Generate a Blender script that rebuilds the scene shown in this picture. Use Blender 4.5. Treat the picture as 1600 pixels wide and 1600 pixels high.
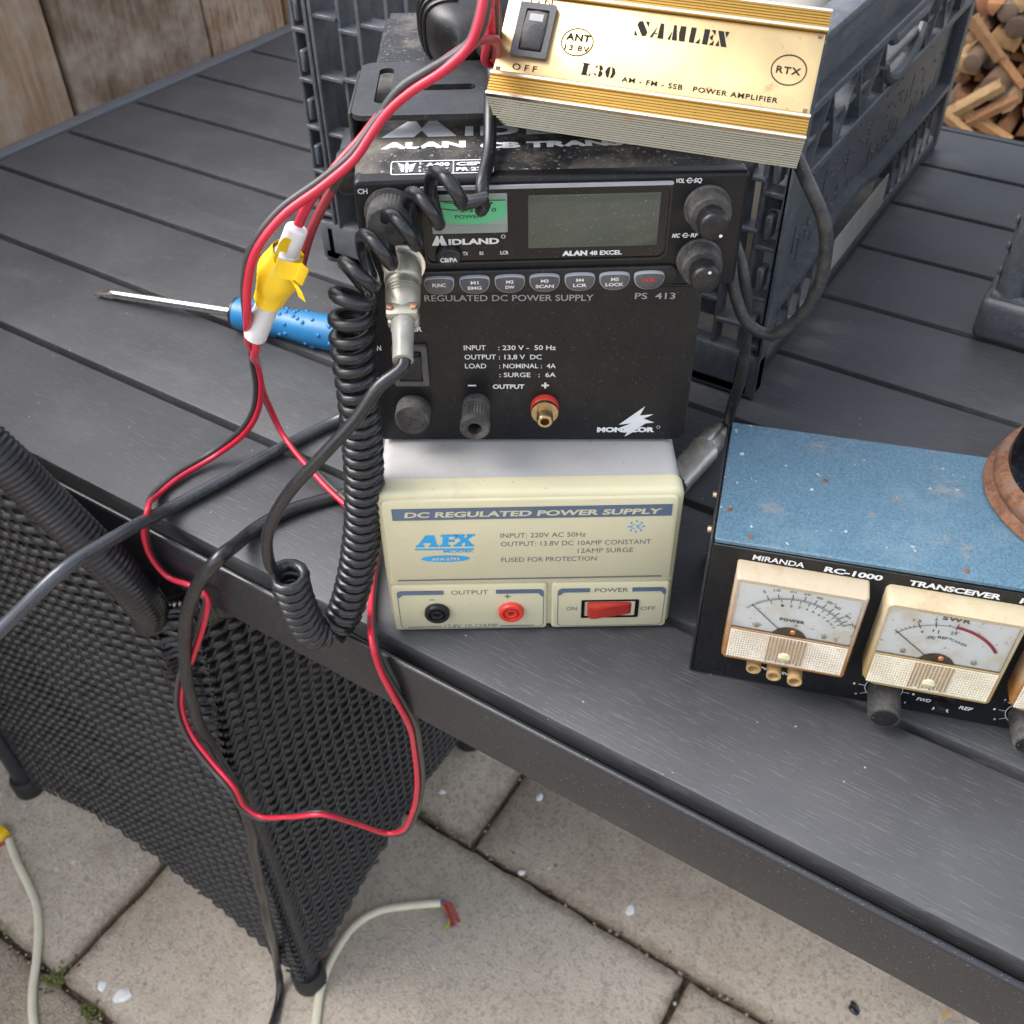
import bpy, bmesh, math, random
from mathutils import Matrix, Vector, noise
R = math.radians
rnd = random.Random(7)
for o in list(bpy.data.objects):
    bpy.data.objects.remove(o)
SC = bpy.context.scene
COL = SC.collection

# ------------------------------------------------------------------ camera, sky, sun, exposure
# metres; z = 0 is the table top, x runs along the planks, y away from the viewer
GZ = -0.72
CAMLOC = Vector((0.0, -0.261, 0.431))
PITCH, ROLL, YAW = 0.828868, -0.0212728, 0.579183
F_PX, CY = 1584.63, 775.15
CR = (Matrix.Rotation(YAW, 3, 'Z') @ Matrix.Rotation(PITCH, 3, 'X') @ Matrix.Rotation(ROLL, 3, 'Z'))
cd = bpy.data.cameras.new('camera')
cam = bpy.data.objects.new('camera', cd)
COL.objects.link(cam)
cam.matrix_world = Matrix.Translation(CAMLOC) @ CR.to_4x4()
cd.sensor_width = 36
cd.lens = F_PX / 1600 * 36
cd.shift_y = (CY - 800) / 1600
cd.clip_start, cd.clip_end = 0.02, 200
cd.dof.use_dof = True
cd.dof.focus_distance = 0.46
cd.dof.aperture_fstop = 22
SC.camera = cam

world = bpy.data.worlds.new('World')
SC.world = world
world.use_nodes = True
nt = world.node_tree
nt.nodes.clear()
sky = nt.nodes.new('ShaderNodeTexSky')
sky.sky_type = 'NISHITA'
sky.sun_disc = False
SUN_EL, SUN_AZ = R(50), R(-115)      # azimuth measured from +y towards +x
sky.sun_elevation = SUN_EL
sky.sun_rotation = SUN_AZ
sky.dust_density = 3.0
sky.altitude = 0
hs = nt.nodes.new('ShaderNodeHueSaturation')
hs.inputs['Saturation'].default_value = 0.42
bg = nt.nodes.new('ShaderNodeBackground')
bg.inputs['Strength'].default_value = 0.15
wo = nt.nodes.new('ShaderNodeOutputWorld')
nt.links.new(sky.outputs[0], hs.inputs['Color'])
nt.links.new(hs.outputs[0], bg.inputs['Color'])
nt.links.new(bg.outputs[0], wo.inputs['Surface'])

sd = bpy.data.lights.new('sun', 'SUN')
sd.energy = 0.9
sd.angle = R(40)
sd.color = (1.0, 0.98, 0.95)
so = bpy.data.objects.new('sun', sd)
COL.objects.link(so)
sdir = Vector((math.sin(SUN_AZ) * math.cos(SUN_EL), math.cos(SUN_AZ) * math.cos(SUN_EL), math.sin(SUN_EL)))
so.rotation_euler = sdir.to_track_quat('Z', 'Y').to_euler()
so.location = (0, 0, 5)

SC.view_settings.view_transform = 'Standard'
SC.view_settings.look = 'None'
SC.view_settings.exposure = 1.7
SC.view_settings.gamma = 1
SC.view_settings.use_curve_mapping = False
SC.cycles.max_bounces = 6
SC.cycles.transparent_max_bounces = 6
SC.cycles.use_denoising = True

# ------------------------------------------------------------------ where things stand
def ray(px, py):
    return CR @ Vector(((px - 800) / F_PX, -(py - CY) / F_PX, -1.0))
def at(px, py, z=0.0):                   # point of the horizontal plane z
    v = ray(px, py); return CAMLOC + v * ((z - CAMLOC.z) / v.z)
def aty(px, py, y):                      # point of the vertical plane y
    v = ray(px, py); return CAMLOC + v * ((y - CAMLOC.y) / v.y)
def atx(px, py, x):
    v = ray(px, py); return CAMLOC + v * ((x - CAMLOC.x) / v.x)
MIDM = Matrix.Translation((-0.2003, 0.0804, 0.1928)) @ Matrix.Rotation(0.5875, 4, 'Z')
def atm(px, py, off):                    # point of the plane standing 'off' behind the radio's face
    o = MIDM.translation; n = MIDM.to_3x3().col[1]
    v = ray(px, py); return CAMLOC + v * (n.dot(o + n * off - CAMLOC) / n.dot(v))

# ------------------------------------------------------------------ materials
MATS = {}
def lin(c):
    return tuple(c) + (1.0,) if len(c) == 3 else tuple(c)
class NT:
    def __init__(s, name):
        s.m = bpy.data.materials.new(name); s.m.use_nodes = True
        s.t = s.m.node_tree; s.b = s.t.nodes['Principled BSDF']
        s.tc = s.t.nodes.new('ShaderNodeTexCoord')
    def n(s, kind, **kw):
        x = s.t.nodes.new(kind)
        for k, v in kw.items():
            if k in x.inputs.keys(): x.inputs[k].default_value = v
            else: setattr(x, k, v)
        return x
    def l(s, a, b): s.t.links.new(a, b)
    def vec(s, scale=(1, 1, 1), rot=(0, 0, 0), src='Object'):
        mp = s.n('ShaderNodeMapping'); mp.inputs['Scale'].default_value = scale; mp.inputs['Rotation'].default_value = rot
        s.l(s.tc.outputs[src], mp.inputs[0]); return mp.outputs[0]
    def noise(s, scale, detail=3, rough=0.6, v=None):
        x = s.n('ShaderNodeTexNoise'); x.inputs['Scale'].default_value = scale; x.inputs['Detail'].default_value = detail
        x.inputs['Roughness'].default_value = rough
        s.l(v if v is not None else s.tc.outputs['Object'], x.inputs['Vector']); return x.outputs['Fac']
    def vor(s, scale, v=None, feature='F1'):
        x = s.n('ShaderNodeTexVoronoi'); x.feature = feature; x.inputs['Scale'].default_value = scale
        s.l(v if v is not None else s.tc.outputs['Object'], x.inputs['Vector']); return x
    def ramp(s, fac, stops):
        x = s.n('ShaderNodeValToRGB'); e = x.color_ramp.elements
        while len(e) < len(stops): e.new(0.5)
        for el, (p, c) in zip(e, stops):
            el.position = p; el.color = lin(c) if not isinstance(c, (int, float)) else (c, c, c, 1)
        s.l(fac, x.inputs[0]); return x.outputs[0]
    def mix(s, fac, a, b, mode='MIX'):
        x = s.n('ShaderNodeMix', data_type='RGBA', blend_type=mode)
        for i, val in ((6, a), (7, b)):
            if isinstance(val, (tuple, list)): x.inputs[i].default_value = lin(val)
            else: s.l(val, x.inputs[i])
        if isinstance(fac, (int, float)): x.inputs[0].default_value = fac
        else: s.l(fac, x.inputs[0])
        return x.outputs[2]
    def math(s, op, a, b=0.0):
        x = s.n('ShaderNodeMath', operation=op)
        for i, val in ((0, a), (1, b)):
            if isinstance(val, (int, float)): x.inputs[i].default_value = val
            else: s.l(val, x.inputs[i])
        return x.outputs[0]
    def bump(s, h, strength=0.5, dist=0.001):
        x = s.n('ShaderNodeBump'); x.inputs['Strength'].default_value = strength; x.inputs['Distance'].default_value = dist
        s.l(h, x.inputs['Height']); s.l(x.outputs[0], s.b.inputs['Normal'])
    def set(s, **kw):
        for k, v in kw.items():
            i = s.b.inputs[k.replace('_', ' ')]
            if isinstance(v, (int, float)): i.default_value = v
            elif isinstance(v, (tuple, list)): i.default_value = lin(v)
            else: s.l(v, i)
        return s.m
def plain(name, col, rough=0.5, metal=0.0, var=0.12, vscale=60, bump=0.0, bscale=600, dust=0.0, dustcol=(.35, .31, .26), coat=0.0, speck=0.0, spec=0.5, wear=0.0):
    if name in MATS: return MATS[name]
    t = NT(name)
    n1 = t.noise(vscale, 4)
    c = t.mix(t.ramp(n1, [(0.3, 0.0), (0.7, 1.0)]), tuple(x * (1 - var) for x in col), tuple(min(1, x * (1 + var)) for x in col))
    if dust:
        d = t.ramp(t.noise(vscale * 0.7, 6, 0.7), [(0.42, 0.0), (0.72, dust)])
        d2 = t.ramp(t.noise(vscale * 14, 2), [(0.62, 0.0), (0.7, min(1, dust * 1.4))])
        c = t.mix(t.math('MAXIMUM', d, d2), c, dustcol)
    if speck:
        sp = t.ramp(t.noise(1100, 1), [(0.70, 0.0), (0.76, speck)])
        c = t.mix(sp, c, (.5, .48, .45))
    if wear:
        gp = t.n('ShaderNodeNewGeometry'); c = t.mix(t.math('MULTIPLY', t.ramp(gp.outputs['Pointiness'], [(.515, 0.0), (.58, wear)]), t.ramp(t.noise(120, 3), [(.4, .3), (.6, 1.0)])), c, (.24, .25, .26))
    rn = t.math('ADD', t.math('MULTIPLY', t.noise(vscale * 2.3, 3), 0.16), rough - 0.08)
    t.set(Base_Color=c, Roughness=rn, Metallic=metal)
    t.b.inputs['Specular IOR Level'].default_value = spec
    if coat: t.set(Coat_Weight=coat, Coat_Roughness=0.1)
    if bump: t.bump(t.noise(bscale, 2), bump, 0.0006)
    MATS[name] = t.m; return t.m

def m_plank():
    t = NT('plank_composite')
    g = t.noise(1.0, 3, 0.55, t.vec((62, 820, 300)))
    fine = t.ramp(g, [(0.575, 0.0), (0.63, 1.0)])
    patch = t.noise(16, 4, 0.6)
    base = t.mix(t.ramp(patch, [(0.3, 0.0), (0.7, 1.0)]), (.041, .042, .046), (.056, .057, .061))
    c = t.mix(t.math('MULTIPLY', fine, 0.42), base, (.095, .097, .102))
    dustm = t.ramp(t.noise(9, 6, 0.7), [(0.52, 0.0), (0.8, 0.22)])
    c = t.mix(dustm, c, (.12, .11, .105))
    sm = t.ramp(t.noise(1.0, 5, .65, t.vec((5, 26, 10))), [(.56, 0.0), (.74, .22)])
    c = t.mix(sm, c, (.15, .145, .14))
    sp = t.vor(140)
    s2 = t.ramp(sp.outputs['Distance'], [(0.05, 1.0), (0.09, 0.0)])
    keep = t.ramp(t.noise(31, 2), [(0.57, 0.0), (0.60, 1.0)])
    c = t.mix(t.math('MULTIPLY', t.math('MULTIPLY', s2, keep), 0.75), c, (.42, .40, .37))
    t.set(Base_Color=c, Roughness=t.math('ADD', t.math('MULTIPLY', patch, .22), .42))
    h = t.math('ADD', t.math('MULTIPLY', fine, 1.0), t.math('MULTIPLY', g, .4))
    t.bump(h, 0.30, 0.0005)
    return t.m
def m_paver():
    t = NT('concrete_paver')
    oi = t.n('ShaderNodeTexCoord')
    big = t.noise(3.2, 5, 0.65)
    geo = t.n('ShaderNodeNewGeometry')
    c = t.mix(t.ramp(big, [(0.3, 0.0), (0.7, 1.0)]), (.44, .36, .265), (.56, .475, .37))
    c = t.mix(t.ramp(t.noise(520, 3, .7), [(.30, .55), (.5, 0.0)]), c, (.13, .10, .075))
    c = t.mix(t.ramp(t.noise(380, 2, .6), [(.58, 0.0), (.72, .6)]), c, (.60, .54, .46))
    agg = t.vor(300)
    cc = t.n('ShaderNodeSeparateColor'); t.l(agg.outputs['Color'], cc.inputs[0])
    c = t.mix(t.ramp(cc.outputs[0], [(0.0, .0), (0.5, 0.0), (1.0, .45)]), c, (.56, .51, .43))
    c = t.mix(t.ramp(cc.outputs[1], [(0.72, .0), (0.9, 0.55)]), c, (.20, .17, .14))
    c = t.mix(t.ramp(t.noise(55, 5, .7), [(.56, 0.0), (.72, .45)]), c, (.20, .17, .14))
    w = t.vor(42); w2 = t.ramp(w.outputs['Distance'], [(0.07, 1.0), (0.12, 0.0)])
    k2 = t.ramp(t.noise(17, 2), [(0.56, 0.0), (0.6, 1.0)])
    c = t.mix(t.math('MULTIPLY', w2, k2), c, (.66, .62, .55))
    w = t.vor(35, t.vec((1, 1, 1), (0, 0, .7))); w2 = t.ramp(w.outputs['Distance'], [(0.06, 1.0), (0.11, 0.0)])
    c = t.mix(t.math('MULTIPLY', t.math('MULTIPLY', w2, t.ramp(t.noise(13, 2), [(0.55, 0.0), (0.58, 1.0)])), .8), c, (.045, .035, .028))
    c = t.mix(t.ramp(t.noise(7, 6, .75), [(.48, 0.0), (.70, .6)]), c, (.20, .155, .11))
    c = t.mix(t.ramp(geo.outputs['Random Per Island'], [(0, .32), (.5, 0.0), (1, 0.0)]), c, (.30, .25, .20))
    c = t.mix(t.ramp(geo.outputs['Random Per Island'], [(.4, 0.0), (1, .25)]), c, (.56, .50, .43))
    sp_ = t.n('ShaderNodeSeparateXYZ'); t.l(t.tc.outputs['Object'], sp_.inputs[0])
    v_ = t.math('DIVIDE', t.math('SUBTRACT', sp_.outputs[1], .228), .374); row = t.math('FLOOR', v_); fy = t.math('SUBTRACT', v_, row)
    dy_ = t.math('MULTIPLY', t.math('MINIMUM', fy, t.math('SUBTRACT', 1.0, fy)), .374)
    par = t.math('FLOORED_MODULO', row, 2.0)
    fx = t.math('FRACT', t.math('DIVIDE', t.math('SUBTRACT', t.math('ADD', sp_.outputs[0], .39 + 592 * .01), t.math('MULTIPLY', par, .289)), .592))
    dx_ = t.math('MULTIPLY', t.math('MINIMUM', fx, t.math('SUBTRACT', 1.0, fx)), .592)
    dd = t.math('ADD', t.math('MINIMUM', dx_, dy_), t.math('MULTIPLY', t.math('SUBTRACT', t.noise(70, 6, .8), .5), .030))
    c = t.mix(t.ramp(dd, [(.0, .95), (.006, .75), (.016, .0)]), c, t.mix(t.noise(160, 3), (.10, .075, .05), (.34, .265, .185)))
    c = t.mix(t.math('MULTIPLY', t.ramp(dd, [(.002, 1.0), (.010, 0.0)]), t.ramp(t.noise(11, 3), [(.60, 0.0), (.66, .9)])), c, (.07, .085, .025))
    t.set(Base_Color=c, Roughness=0.92)
    t.bump(t.math('ADD', t.noise(320, 4), t.math('MULTIPLY', t.noise(60, 4), .8)), 0.8, 0.003)
    return t.m
def m_joint():
    t = NT('joint_dirt')
    n = t.noise(90, 5, .7)
    c = t.mix(t.ramp(n, [(.35, 0.0), (.65, 1.0)]), (.06, .045, .03), (.26, .20, .14))
    c = t.mix(t.ramp(t.noise(14, 3), [(.58, 0.0), (.66, .7)]), c, (.055, .065, .02))
    t.set(Base_Color=c, Roughness=.95); t.bump(n, .8, .004); return t.m
def m_fence():
    t = NT('weathered_board')
    v = t.vec((1, 22, 1.6))
    g = t.noise(7, 6, .65, v)
    g2 = t.noise(26, 4, .6, v)
    c = t.ramp(g, [(.28, (.07, .045, .028)), (.42, (.20, .12, .07)), (.55, (.34, .225, .14)), (.72, (.46, .345, .24))])
    c = t.mix(t.ramp(g2, [(.5, 0.0), (.75, .55)]), c, (.10, .068, .045))
    oi = t.n('ShaderNodeObjectInfo')
    c = t.mix(t.ramp(oi.outputs['Random'], [(0, .6), (.5, 0.0)]), c, (.17, .12, .09))
    c = t.mix(t.ramp(oi.outputs['Random'], [(.5, 0.0), (1, .6)]), c, (.52, .36, .24))
    c = t.mix(t.ramp(t.noise(5, 5, .7), [(.5, 0.0), (.66, .75)]), c, (.50, .43, .36))
    c = t.mix(t.ramp(t.noise(6.5, 4, .6, t.vec((1, 1, .6), (0, 0, .4))), [(.6, 0.0), (.74, .5)]), c, (.17, .17, .07))
    t.set(Base_Color=c, Roughness=.85); t.bump(t.math('ADD', g, g2), .7, .004); return t.m
def m_log(bark=False):
    t = NT('log_bark' if bark else 'split_wood')
    oi = t.n('ShaderNodeObjectInfo')
    if bark:
        c = t.ramp(oi.outputs['Random'], [(0, (.05, .035, .025)), (.5, (.12, .065, .038)), (1, (.13, .10, .075))])
    else:
        c = t.ramp(oi.outputs['Random'], [(0, (.40, .22, .085)), (.2, (.21, .085, .038)), (.4, (.42, .27, .115)), (.55, (.15, .10, .075)), (.7, (.36, .17, .065)), (.85, (.25, .10, .05)), (1, (.46, .34, .21))])
    g = t.noise(60, 4, .6)
    c = t.mix(t.ramp(g, [(.4, 0.0), (.7, .5)]), c, (.13, .075, .045))
    t.set(Base_Color=c, Roughness=.85); t.bump(g, .6, .003); return t.m
def m_rust():
    t = NT('rusted_steel')
    n = t.noise(110, 8, .8)
    c = t.ramp(n, [(.3, (.025, .012, .009)), (.44, (.095, .038, .017)), (.53, (.17, .07, .03)), (.60, (.09, .07, .06)), (.72, (.26, .24, .22))])
    t.set(Base_Color=c, Roughness=t.ramp(n, [(.5, .75), (.7, .3)]), Metallic=t.ramp(n, [(.58, 0.0), (.68, .8)]))
    t.bump(n, .6, .0015); return t.m
def m_blue():
    t = NT('blue_hammered_paint')
    n = t.noise(800, 2)
    c = t.mix(t.ramp(n, [(.35, 0.0), (.65, 1.0)]), (.044, .095, .142), (.078, .155, .212))
    c = t.mix(t.ramp(t.noise(24, 5, .7), [(.5, 0.0), (.78, .55)]), c, (.16, .22, .26))
    r = t.ramp(t.noise(52, 5, .75), [(.665, 0.0), (.70, .85)])
    c = t.mix(r, c, (.20, .12, .08))
    v = t.vor(26); r2 = t.ramp(v.outputs['Distance'], [(.035, 1.0), (.07, 0.0)])
    c = t.mix(t.math('MULTIPLY', r2, .8), c, (.24, .13, .08))
    sc_ = t.ramp(t.noise(1.0, 3, .5, t.vec((9, 420, 1), (0, 0, .6))), [(.70, 0.0), (.73, .55)])
    c = t.mix(t.math('MULTIPLY', sc_, t.ramp(t.noise(9, 2), [(.5, 0.0), (.58, 1.0)])), c, (.33, .36, .36))
    c = t.mix(t.ramp(t.noise(33, 6, .75), [(.60, 0.0), (.70, .5)]), c, (.24, .20, .16))
    c = t.mix(t.ramp(t.noise(210, 2), [(.70, 0.0), (.75, .8)]), c, (.42, .42, .38))
    t.set(Base_Color=c, Roughness=t.math('ADD', t.math('MULTIPLY', t.noise(40, 3), .3), .35)); t.bump(n, .45, .0008); return t.m
def m_brushed(name, col, axis_scale, rough):
    t = NT(name)
    g = t.noise(1.0, 3, .5, t.vec(axis_scale))
    c = t.mix(t.ramp(g, [(.3, 0.0), (.7, 1.0)]), tuple(x * .82 for x in col), col)
    sp = t.ramp(t.noise(420, 2), [(.66, 0.0), (.72, .55)])
    c = t.mix(sp, c, tuple(x * .45 for x in col))
    st = t.ramp(t.noise(70, 4, .6), [(.64, 0.0), (.72, .5)])
    c = t.mix(st, c, (.30, .17, .08))
    t.set(Base_Color=c, Metallic=1.0, Roughness=t.math('ADD', t.math('MULTIPLY', g, .15), rough - .07)); t.bump(g, .08, .0003); return t.m
def m_cream(name, col, stain=1.0):
    t = NT(name)
    c = t.mix(t.ramp(t.noise(12, 3), [(.3, 0.0), (.7, 1.0)]), tuple(x * .94 for x in col), col)
    s = t.ramp(t.noise(16, 8, .8), [(.50, 0.0), (.72, .6 * stain)])
    c = t.mix(s, c, (.36, .27, .21))
    s2 = t.ramp(t.noise(330, 2), [(.68, 0.0), (.73, .6 * stain)])
    c = t.mix(s2, c, (.25, .2, .16))
    t.set(Base_Color=c, Roughness=.42); t.bump(t.noise(900, 2), .12, .0004); return t.m
def m_meter_shell(name, edge, mid):
    t = NT(name)
    n = t.noise(80, 6, .75)
    sep = t.n('ShaderNodeSeparateXYZ'); t.l(t.tc.outputs['Object'], sep.inputs[0])
    low = t.n('ShaderNodeMapRange'); low.inputs[1].default_value = .085; low.inputs[2].default_value = .03
    t.l(sep.outputs[2], low.inputs[0])
    k = t.math('MULTIPLY', low.outputs[0], t.math('ADD', t.math('MULTIPLY', n, .9), .25))
    c = t.mix(t.ramp(k, [(.12, 0.0), (.62, 1.0)]), mid, edge)
    c = t.mix(t.ramp(t.noise(38, 6, .8), [(.50, 0.0), (.72, .55)]), c, (.38, .21, .085))
    t.set(Base_Color=c, Roughness=.18, Transmission_Weight=0.30, IOR=1.45); t.b.inputs['Subsurface Weight'].default_value = 0.0
    return t.m
def m_glass(name, tint=(.9, .88, .8), gl=.10):
    t = NT(name)
    out = t.t.nodes['Material Output']
    tr = t.n('ShaderNodeBsdfTransparent'); tr.inputs[0].default_value = lin(tint)
    g = t.n('ShaderNodeBsdfGlossy'); g.inputs['Roughness'].default_value = .12
    mx = t.n('ShaderNodeMixShader'); fr = t.n('ShaderNodeFresnel'); fr.inputs[0].default_value = 1.4
    t.l(t.math('ADD', fr.outputs[0], gl * .3), mx.inputs[0]); t.l(tr.outputs[0], mx.inputs[1]); t.l(g.outputs[0], mx.inputs[2])
    t.l(mx.outputs[0], out.inputs['Surface']); return t.m
def m_dial():
    t = NT('dial_card')
    n = t.noise(60, 6, .7)
    c = t.mix(t.ramp(n, [(.48, 0.0), (.75, .75)]), (.90, .92, .93), (.72, .62, .43))
    c = t.mix(t.ramp(t.noise(260, 3), [(.64, 0.0), (.7, .6)]), c, (.3, .25, .2))
    t.set(Base_Color=c, Roughness=.6); return t.m

M = dict(
 plank=m_plank(), paver=m_paver(), joint=m_joint(), fence=m_fence(), log=m_log(), bark=m_log(True), rust=m_rust(), blue=m_blue(),
 frame=plain('powder_coated_frame', (.0125, .0135, .0165), .32, 0, .08, 30, .12, 900, speck=.25),
 rimlight=plain('frame_edge_sky_sheen', (.10, .105, .115), .35, .0, .1, 40),  # sky reflection on the side rims, painted in as a paler grey
 dark_under=plain('table_underside', (.012, .012, .013), .8),
 wicker=plain('wicker_strand', (.0095, .0105, .0135), .30, 0, .22, 60),
 wickerleg=plain('wicker_leg_wrap', (.018, .020, .026), .38, 0, .2, 80),
 foot=plain('rubber_foot', (.014, .014, .015), .6),
 crate=plain('crate_plastic', (.046, .053, .063), .48, 0, .15, 26, .1, 500, dust=.32, dustcol=(.18, .17, .16), speck=.6, wear=.16),
 crate_dark=plain('crate_recess', (.022, .024, .027), .6, 0, .2, 30, dust=.5, dustcol=(.15, .12, .09)),
 paper=plain('paper_label', (.38, .36, .32), .7, 0, .15, 40, dust=.5),
 blk_metal=plain('black_cover_metal', (.012, .0125, .0145), .42, 0, .15, 40, .25, 1500, dust=.20, dustcol=(.16, .14, .12), speck=.2, spec=.4),
 dusty=plain('dusty_black_cover', (.011, .011, .013), .5, 0, .2, 34, .2, 900, dust=.85, dustcol=(.23, .195, .155), speck=.35, spec=.4),
 blk_face=plain('black_face_plate', (.0055, .006, .0075), .38, 0, .15, 40, .05, 1200, dust=.02, speck=.12, spec=.32),
 blk_plastic=plain('black_plastic', (.008, .008, .0095), .36, 0, .15, 70, dust=.03, speck=.15, spec=.4),
 gloss_black=plain('glossy_black_panel', (.004, .004, .005), .16, 0, .1, 50, speck=.2, spec=.35),
 knob=plain('dusty_knob_rubber', (.026, .025, .025), .65, 0, .2, 120, dust=.55, dustcol=(.20, .18, .16)),
 cable=plain('black_cable_pvc', (.0105, .0115, .0140), .30, 0, .25, 60, dust=.02, speck=.2),
 cable_grey=plain('dark_grey_cable', (.04, .045, .053), .26, 0, .15, 60, speck=.2),
 coax=plain('dusty_coax_jacket', (.028, .028, .028), .5, 0, .2, 120, .4, 350, dust=.45, dustcol=(.15, .14, .12), speck=.5),
 red=plain('red_wire_pvc', (.46, .012, .036), .34, 0, .1, 60),
 darkred=plain('dull_red_wire', (.23, .02, .03), .4, 0, .15, 60),
 black_wire=plain('grey_black_wire', (.035, .033, .033), .45, 0, .2, 80),
 white_pl=plain('white_nylon', (.68, .68, .70), .4, 0, .05, 50),
 tape=plain('yellow_tape', (.80, .52, .012), .38, 0, .1, 45, .2, 200),
 blue_grip=plain('blue_grip', (.017, .16, .36), .42, 0, .12, 60, .1, 300),
 chrome=plain('worn_steel', (.55, .55, .54), .28, 1, .15, 80),
 nickel=plain('dirty_nickel', (.80, .77, .69), .36, .9, .2, 110, dust=.25, dustcol=(.3, .27, .22)),
 plug=plain('nickel_mic_plug', (.46, .435, .36), .45, .75, .15, 90, dust=.4, dustcol=(.30, .28, .22)),
 boot=plain('clear_strain_relief', (.25, .245, .215), .25, 0, .25, 90),
 copper=plain('copper_screw', (.55, .30, .2), .35, 1, .1, 90),
 brass=plain('tarnished_brass', (.50, .38, .22), .34, 1, .2, 110),
 tan=plain('tan_plastic_button', (.42, .28, .125), .42, 0, .18, 120),
 tan_dark=plain('button_bore', (.34, .22, .12), .6, 0, .2, 90),
 gold=m_brushed('champagne_anodised', (.74, .555, .285), (60, 900, 60), .42),
 gold_rib=m_brushed('gold_ribbed_extrusion', (.50, .32, .09), (10, 900, 900), .36),
 silver_rib=m_brushed('silver_ribbed_extrusion', (.30, .26, .185), (8, 500, 500), .22),
 edge_bright=plain('bright_extrusion_edge', (.85, .80, .70), .25, 1, .05, 60),
 cream=m_cream('cream_bezel', (.58, .535, .35), .8), cover=m_cream('off_white_cover', (.44, .43, .415), .9), panel=m_cream('cream_panel', (.555, .515, .345), .3),
 slate=plain('slate_blue_print', (.085, .125, .19), .5, 0, .08, 80),
 cyan=plain('cyan_print', (.02, .30, .60), .5, 0, .05, 80),
 greyink=plain('grey_print', (.14, .14, .145), .55, 0, .1, 80, spec=.15),
 blackink=plain('black_print', (.020, .018, .017), .6, 0, .1, 80, spec=.08),
 whiteink=plain('white_print', (.66, .66, .66), .5, 0, .08, 200),
 silverink=plain('silver_print', (.78, .80, .82), .45, .0, .08, 60),
 dimink=plain('dim_grey_print', (.30, .30, .31), .5, 0, .1, 120),
 redink=plain('red_print', (.55, .02, .03), .5, 0, .05, 80),
 swr_red=plain('faded_red_print', (.42, .045, .07), .55, 0, .1, 120),
 red_sock=plain('red_socket', (.62, .045, .03), .35, 0, .05, 80),
 red_rock=plain('red_rocker', (.40, .03, .02), .22, 0, .1, 120, coat=.3),
 lcd=plain('lcd_glass', (.060, .072, .058), .13, 0, .06, 40, speck=.35),
 meter_grey=plain('meter_backing', (.25, .30, .27), .35, 0, .1, 80),
 meter_green=plain('green_meter_card', (.09, .42, .20), .35, 0, .06, 80),
 btn=plain('grey_button', (.055, .055, .06), .45, 0, .1, 80, dust=.15),
 btn_rim=plain('button_rim', (.32, .33, .36), .35, 0, .1, 80),
 shellA=m_meter_shell('aged_meter_shell', (.42, .185, .055), (.56, .47, .34)), shellB=m_meter_shell('yellowed_meter_shell', (.46, .31, .12), (.56, .48, .32)),
 ribA=plain('frosted_meter_rib', (.64, .58, .48), .22, 0, .15, 60, dust=.55, dustcol=(.42, .25, .11)),
 ribB=plain('frosted_meter_rib_pale', (.64, .59, .46), .22, 0, .15, 60, dust=.4, dustcol=(.44, .33, .16)),
 glass=m_glass('meter_window', (.985, .98, .96)), dial=m_dial(),
 movement=plain('meter_movement', (.12, .085, .05), .5, 0, .3, 90),
 orange=plain('copper_pivot', (.55, .22, .10), .4, .5, .1, 90),
 cream_cable=plain('cream_cable_pvc', (.64, .60, .46), .45, 0, .08, 40),
 greyjunk=plain('beige_grey_housing', (.30, .275, .23), .5, 0, .15, 20, dust=.35),
 greycord=plain('grey_ribbon_cable', (.36, .35, .33), .5, 0, .15, 60, dust=.3),
 chip=plain('white_chip', (.72, .72, .70), .6, 0, .1, 200),
 greenyel=plain('green_yellow_core', (.40, .45, .04), .5), bluecore=plain('blue_core', (.03, .12, .38), .45), redcore=plain('red_core', (.36, .03, .03), .45),
 grit=plain('pale_grit', (.34, .26, .18), .9, 0, .3, 200), moss=plain('moss_leaf', (.10, .12, .025), .7, 0, .3, 200),
 soil=plain('dark_soil', (.06, .05, .04), .95), backing=plain('painted_gap_shade', (.02, .016, .012), .9),
)

# ------------------------------------------------------------------ mesh helpers
def link(o):
    COL.objects.link(o); return o
def obj(name, bm, mats, parent=None, smooth=True, angle=44, mw=None):
    me = bpy.data.meshes.new(name)
    bm.normal_update(); bm.to_mesh(me); bm.free()
    for m in (mats if isinstance(mats, (list, tuple)) else [mats]): me.materials.append(m)
    if smooth:
        me.shade_smooth(); me.set_sharp_from_angle(angle=R(angle))
    o = link(bpy.data.objects.new(name, me))
    if parent is not None: o.parent = parent
    if mw is not None: o.matrix_world = mw
    return o
def tag(o, label, cat, group=None, kind=None):
    if kind: o['kind'] = kind
    if label: o['label'] = label
    if cat: o['category'] = cat
    if group: o['group'] = group
    return o
def empty(name, mw, label, cat, group=None):
    o = link(bpy.data.objects.new(name, None)); o.matrix_world = mw; o.empty_display_size = .02
    return tag(o, label, cat, group)
def nb(): return bmesh.new()
def merge(dst, src, mi=0, xf=None):
    if xf is not None: bmesh.ops.transform(src, matrix=xf, verts=src.verts)
    vm = {}
    for v in src.verts: vm[v] = dst.verts.new(v.co)
    for f in src.faces:
        try:
            g = dst.faces.new([vm[v] for v in f.verts]); g.material_index = mi
        except ValueError: pass
    src.free()
def box(bm, lo, hi, bev=0.0, seg=2, mi=0, xf=None):
    t = nb(); bmesh.ops.create_cube(t, size=1)
    for v in t.verts:
        v.co = Vector([(lo[i] + hi[i]) / 2 + v.co[i] * (hi[i] - lo[i]) for i in range(3)])
    if bev: bmesh.ops.bevel(t, geom=t.edges[:], offset=bev, segments=seg, affect='EDGES', profile=.5)
    merge(bm, t, mi, xf); return bm
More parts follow.
